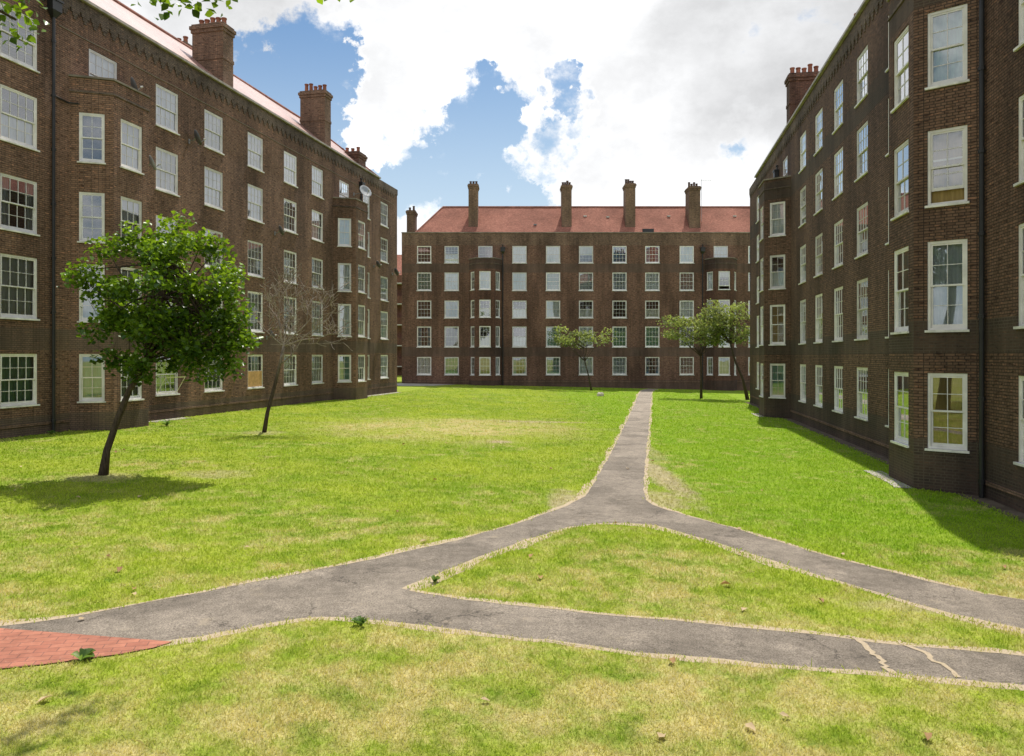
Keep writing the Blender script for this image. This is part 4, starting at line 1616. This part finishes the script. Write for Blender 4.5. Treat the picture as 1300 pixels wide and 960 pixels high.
# ------------------------------------------------------------------ sky, sun, camera
w = bpy.data.worlds.new('World')
scene.world = w
w.use_nodes = True
w.node_tree.nodes.clear()
nt = NT(w.node_tree)
el = math.asin(SUN.z)
az = math.atan2(SUN.x, SUN.y)
sky = nt.node('ShaderNodeTexSky', sky_type='NISHITA')
sky.sun_disc = False
sky.sun_elevation = el
sky.sun_rotation = az
sky.altitude = 50
sky.air_density = 1.0
sky.dust_density = 1.6
sky.ozone_density = 2.2
d = nt.vmath('NORMALIZE', tex(nt, 'Generated'))
dx, dy, dz = nt.sep(d)
SKY_CLOUDS = [  # bearing and height of each cloud bank (tangents x 950), radius, weight
    (300, 10, 85, .6), (235, -10, 80, .5), (120, -60, 200, .5), (440, 5, 50, .5), (500, 35, 60, .6), (580, 50, 70, .8), (680, 30, 80, .9), (640, -60, 130, .8), (790, 50, 95, .9), (870, 110, 75, .85), (960, 60, 130, 1.0),
    (1010, 130, 75, .7), (505, 122, 56, 1.0), (545, 150, 52, 1.0), (570, 165, 30, .6), (475, 105, 30, .7), (525, 110, 34, .5), (660, 180, 34, .85), (640, 165, 22, .5), (700, 192, 28, .65), (664, 122, 20, .7), (712, 150, 20, .6), (750, 160, 30, .6),
    (755, 228, 42, .9), (800, 215, 45, .9), (850, 220, 48, .9), (890, 232, 36, .8), (735, 205, 30, .7), (520, 290, 42, .7), (800, 140, 50, .7), (560, 90, 36, .6), (1650, -30, 350, .8), (1500, 200, 220, .7), (-400, 250, 300, .4)]  # far-right banks are out of view, added to brighten the left windows' reflections
SKY_GAPS = [(368, 130, 42, 1.0), (340, 200, 60, .9), (400, 240, 46, .8), (385, 60, 42, .9), (330, 120, 44, .9), (400, 100, 34, .7), (575, 215, 34, .6), (612, 128, 26, .9), (640, 108, 20, .7), (700, 118, 22, .9), (728, 128, 22, .8), (600, 205, 48, .8), (912, 178, 18, .5), (950, 165, 20, .5),
            (690, 165, 18, .5), (560, 240, 60, .6), (690, 228, 28, .5), (490, 235, 30, .7), (428, 90, 22, .7), (740, 178, 20, .5)]
nz = nt.noise(d, 6.5, 9.0, 0.62, dist=.3)
nz2 = nt.noise(nt.mapping(d, (1, 1, 1.3), (4, 2, 7)), 19.0, 8.0, 0.64)
wisp = nt.math('ADD', nt.ramp(nz, .32, .68, -.34, .34, smooth=False), nt.ramp(nz2, .32, .68, -.30, .30, smooth=False))


def warp(scale, amp, seed):
    c_ = nt.noise(nt.mapping(d, (1, 1, 1), (seed, seed * 2, 3)), scale, 6.0, .62, 'Color')
    nd = nt.node('ShaderNodeVectorMath', operation='SCALE')
    nt.l.new(nt.vmath('SUBTRACT', c_, (.5, .5, .5)), nd.inputs[0])
    nd.inputs['Scale'].default_value = amp
    return nd.outputs[0]


d2 = nt.vmath('NORMALIZE', nt.vmath('ADD', d, nt.vmath('ADD', warp(11.0, .17, 5), warp(34.0, .06, 2))))


def banks(lst, gain):
    tot = None
    for px_, py_, r_, wt in lst:
        v = Vector(((px_ - 650) / 950, 1.0, (452 - py_) / 950)).normalized()
        f_ = nt.ramp(nt.vmath('DOT_PRODUCT', d2, tuple(v)), math.cos(r_ * 1.7 / 950), math.cos(r_ * .1 / 950), 0.0, wt * gain)
        tot = f_ if tot is None else nt.math('ADD', tot, f_)
    return tot


y_behind = nt.ramp(dy, .25, -.2, 0.0, .22)  # extra unseen cloud behind the camera, added to brighten shaded window frames
dens = nt.math('SUBTRACT', nt.math('MINIMUM', banks(SKY_CLOUDS, 1.15), .85), nt.math('MINIMUM', banks(SKY_GAPS, 1.1), 1.0))
dens = nt.math('ADD', nt.math('ADD', dens, wisp), nt.math('ADD', y_behind, .05))
cover = nt.ramp(dens, -.04, .56)
shade_n = nt.noise(nt.mapping(d, (1, 1, 1.6), (9, 1, 2)), 8.0, 8.0, 0.6)
br = nt.ramp(shade_n, .3, .7, .93, 1.18)
thick = nt.ramp(dens, .35, 1.3, 1.12, .98)
br = nt.math('MULTIPLY', br, thick)
for px_, py_, r_, k_ in ((1010, 35, 150, .70), (300, 10, 110, .72), (895, 165, 45, .9)):
    v = Vector(((px_ - 650) / 950, 1.0, (452 - py_) / 950)).normalized()
    dot = nt.vmath('DOT_PRODUCT', d, tuple(v))
    br = nt.math('MULTIPLY', br, nt.ramp(dot, math.cos(r_ * 1.4 / 950), math.cos(r_ * .2 / 950), 1.0, k_))
br = nt.math('MULTIPLY', br, nt.ramp(dy, .3, -.4, 1.0, 1.2))  # unseen clouds behind the camera made brighter to lift the shaded fronts
cl_col = nt.vmath('MULTIPLY', nt.comb(br, br, br), (7.65, 7.7, 7.8))
blue = nt.mix(1.0, sky.outputs[0], (0.50, 0.72, 0.86), 'MULTIPLY')
haze = nt.ramp(dz, .06, .46, .86, .02)
blue = nt.mix(haze, blue, (5.7, 6.75, 7.4))
col = nt.mix(cover, blue, cl_col)
bg = nt.node('ShaderNodeBackground')
nt.l.new(col, bg.inputs['Color'])
bg.inputs['Strength'].default_value = 0.13
o = nt.node('ShaderNodeOutputWorld')
nt.l.new(bg.outputs[0], o.inputs['Surface'])

sl = bpy.data.lights.new('sun', 'SUN')
sl.energy = 5.0
sl.angle = R(.55)
sl.color = (1.0, .95, .86)
so = bpy.data.objects.new('sun', sl)
C.objects.link(so)
so.location = SUN * 60
so.rotation_euler = (-SUN).to_track_quat('-Z', 'Y').to_euler()

cam = bpy.data.cameras.new('camera')
cam.sensor_width = 36
cam.lens = 36 * 950 / 1300
cam.shift_y = -28 / 1300
cam.clip_start = .1
cam.clip_end = 2000
co = bpy.data.objects.new('camera', cam)
C.objects.link(co)
co.location = (0, 0, CAM_Z)
co.rotation_euler = (R(90), 0, 0)
scene.camera = co

scene.render.engine = 'CYCLES'
scene.cycles.max_bounces = 8
scene.cycles.transparent_max_bounces = 12
scene.cycles.use_denoising = True
scene.view_settings.view_transform = 'Standard'
scene.view_settings.look = 'None'
scene.view_settings.exposure = 0
scene.view_settings.gamma = 1
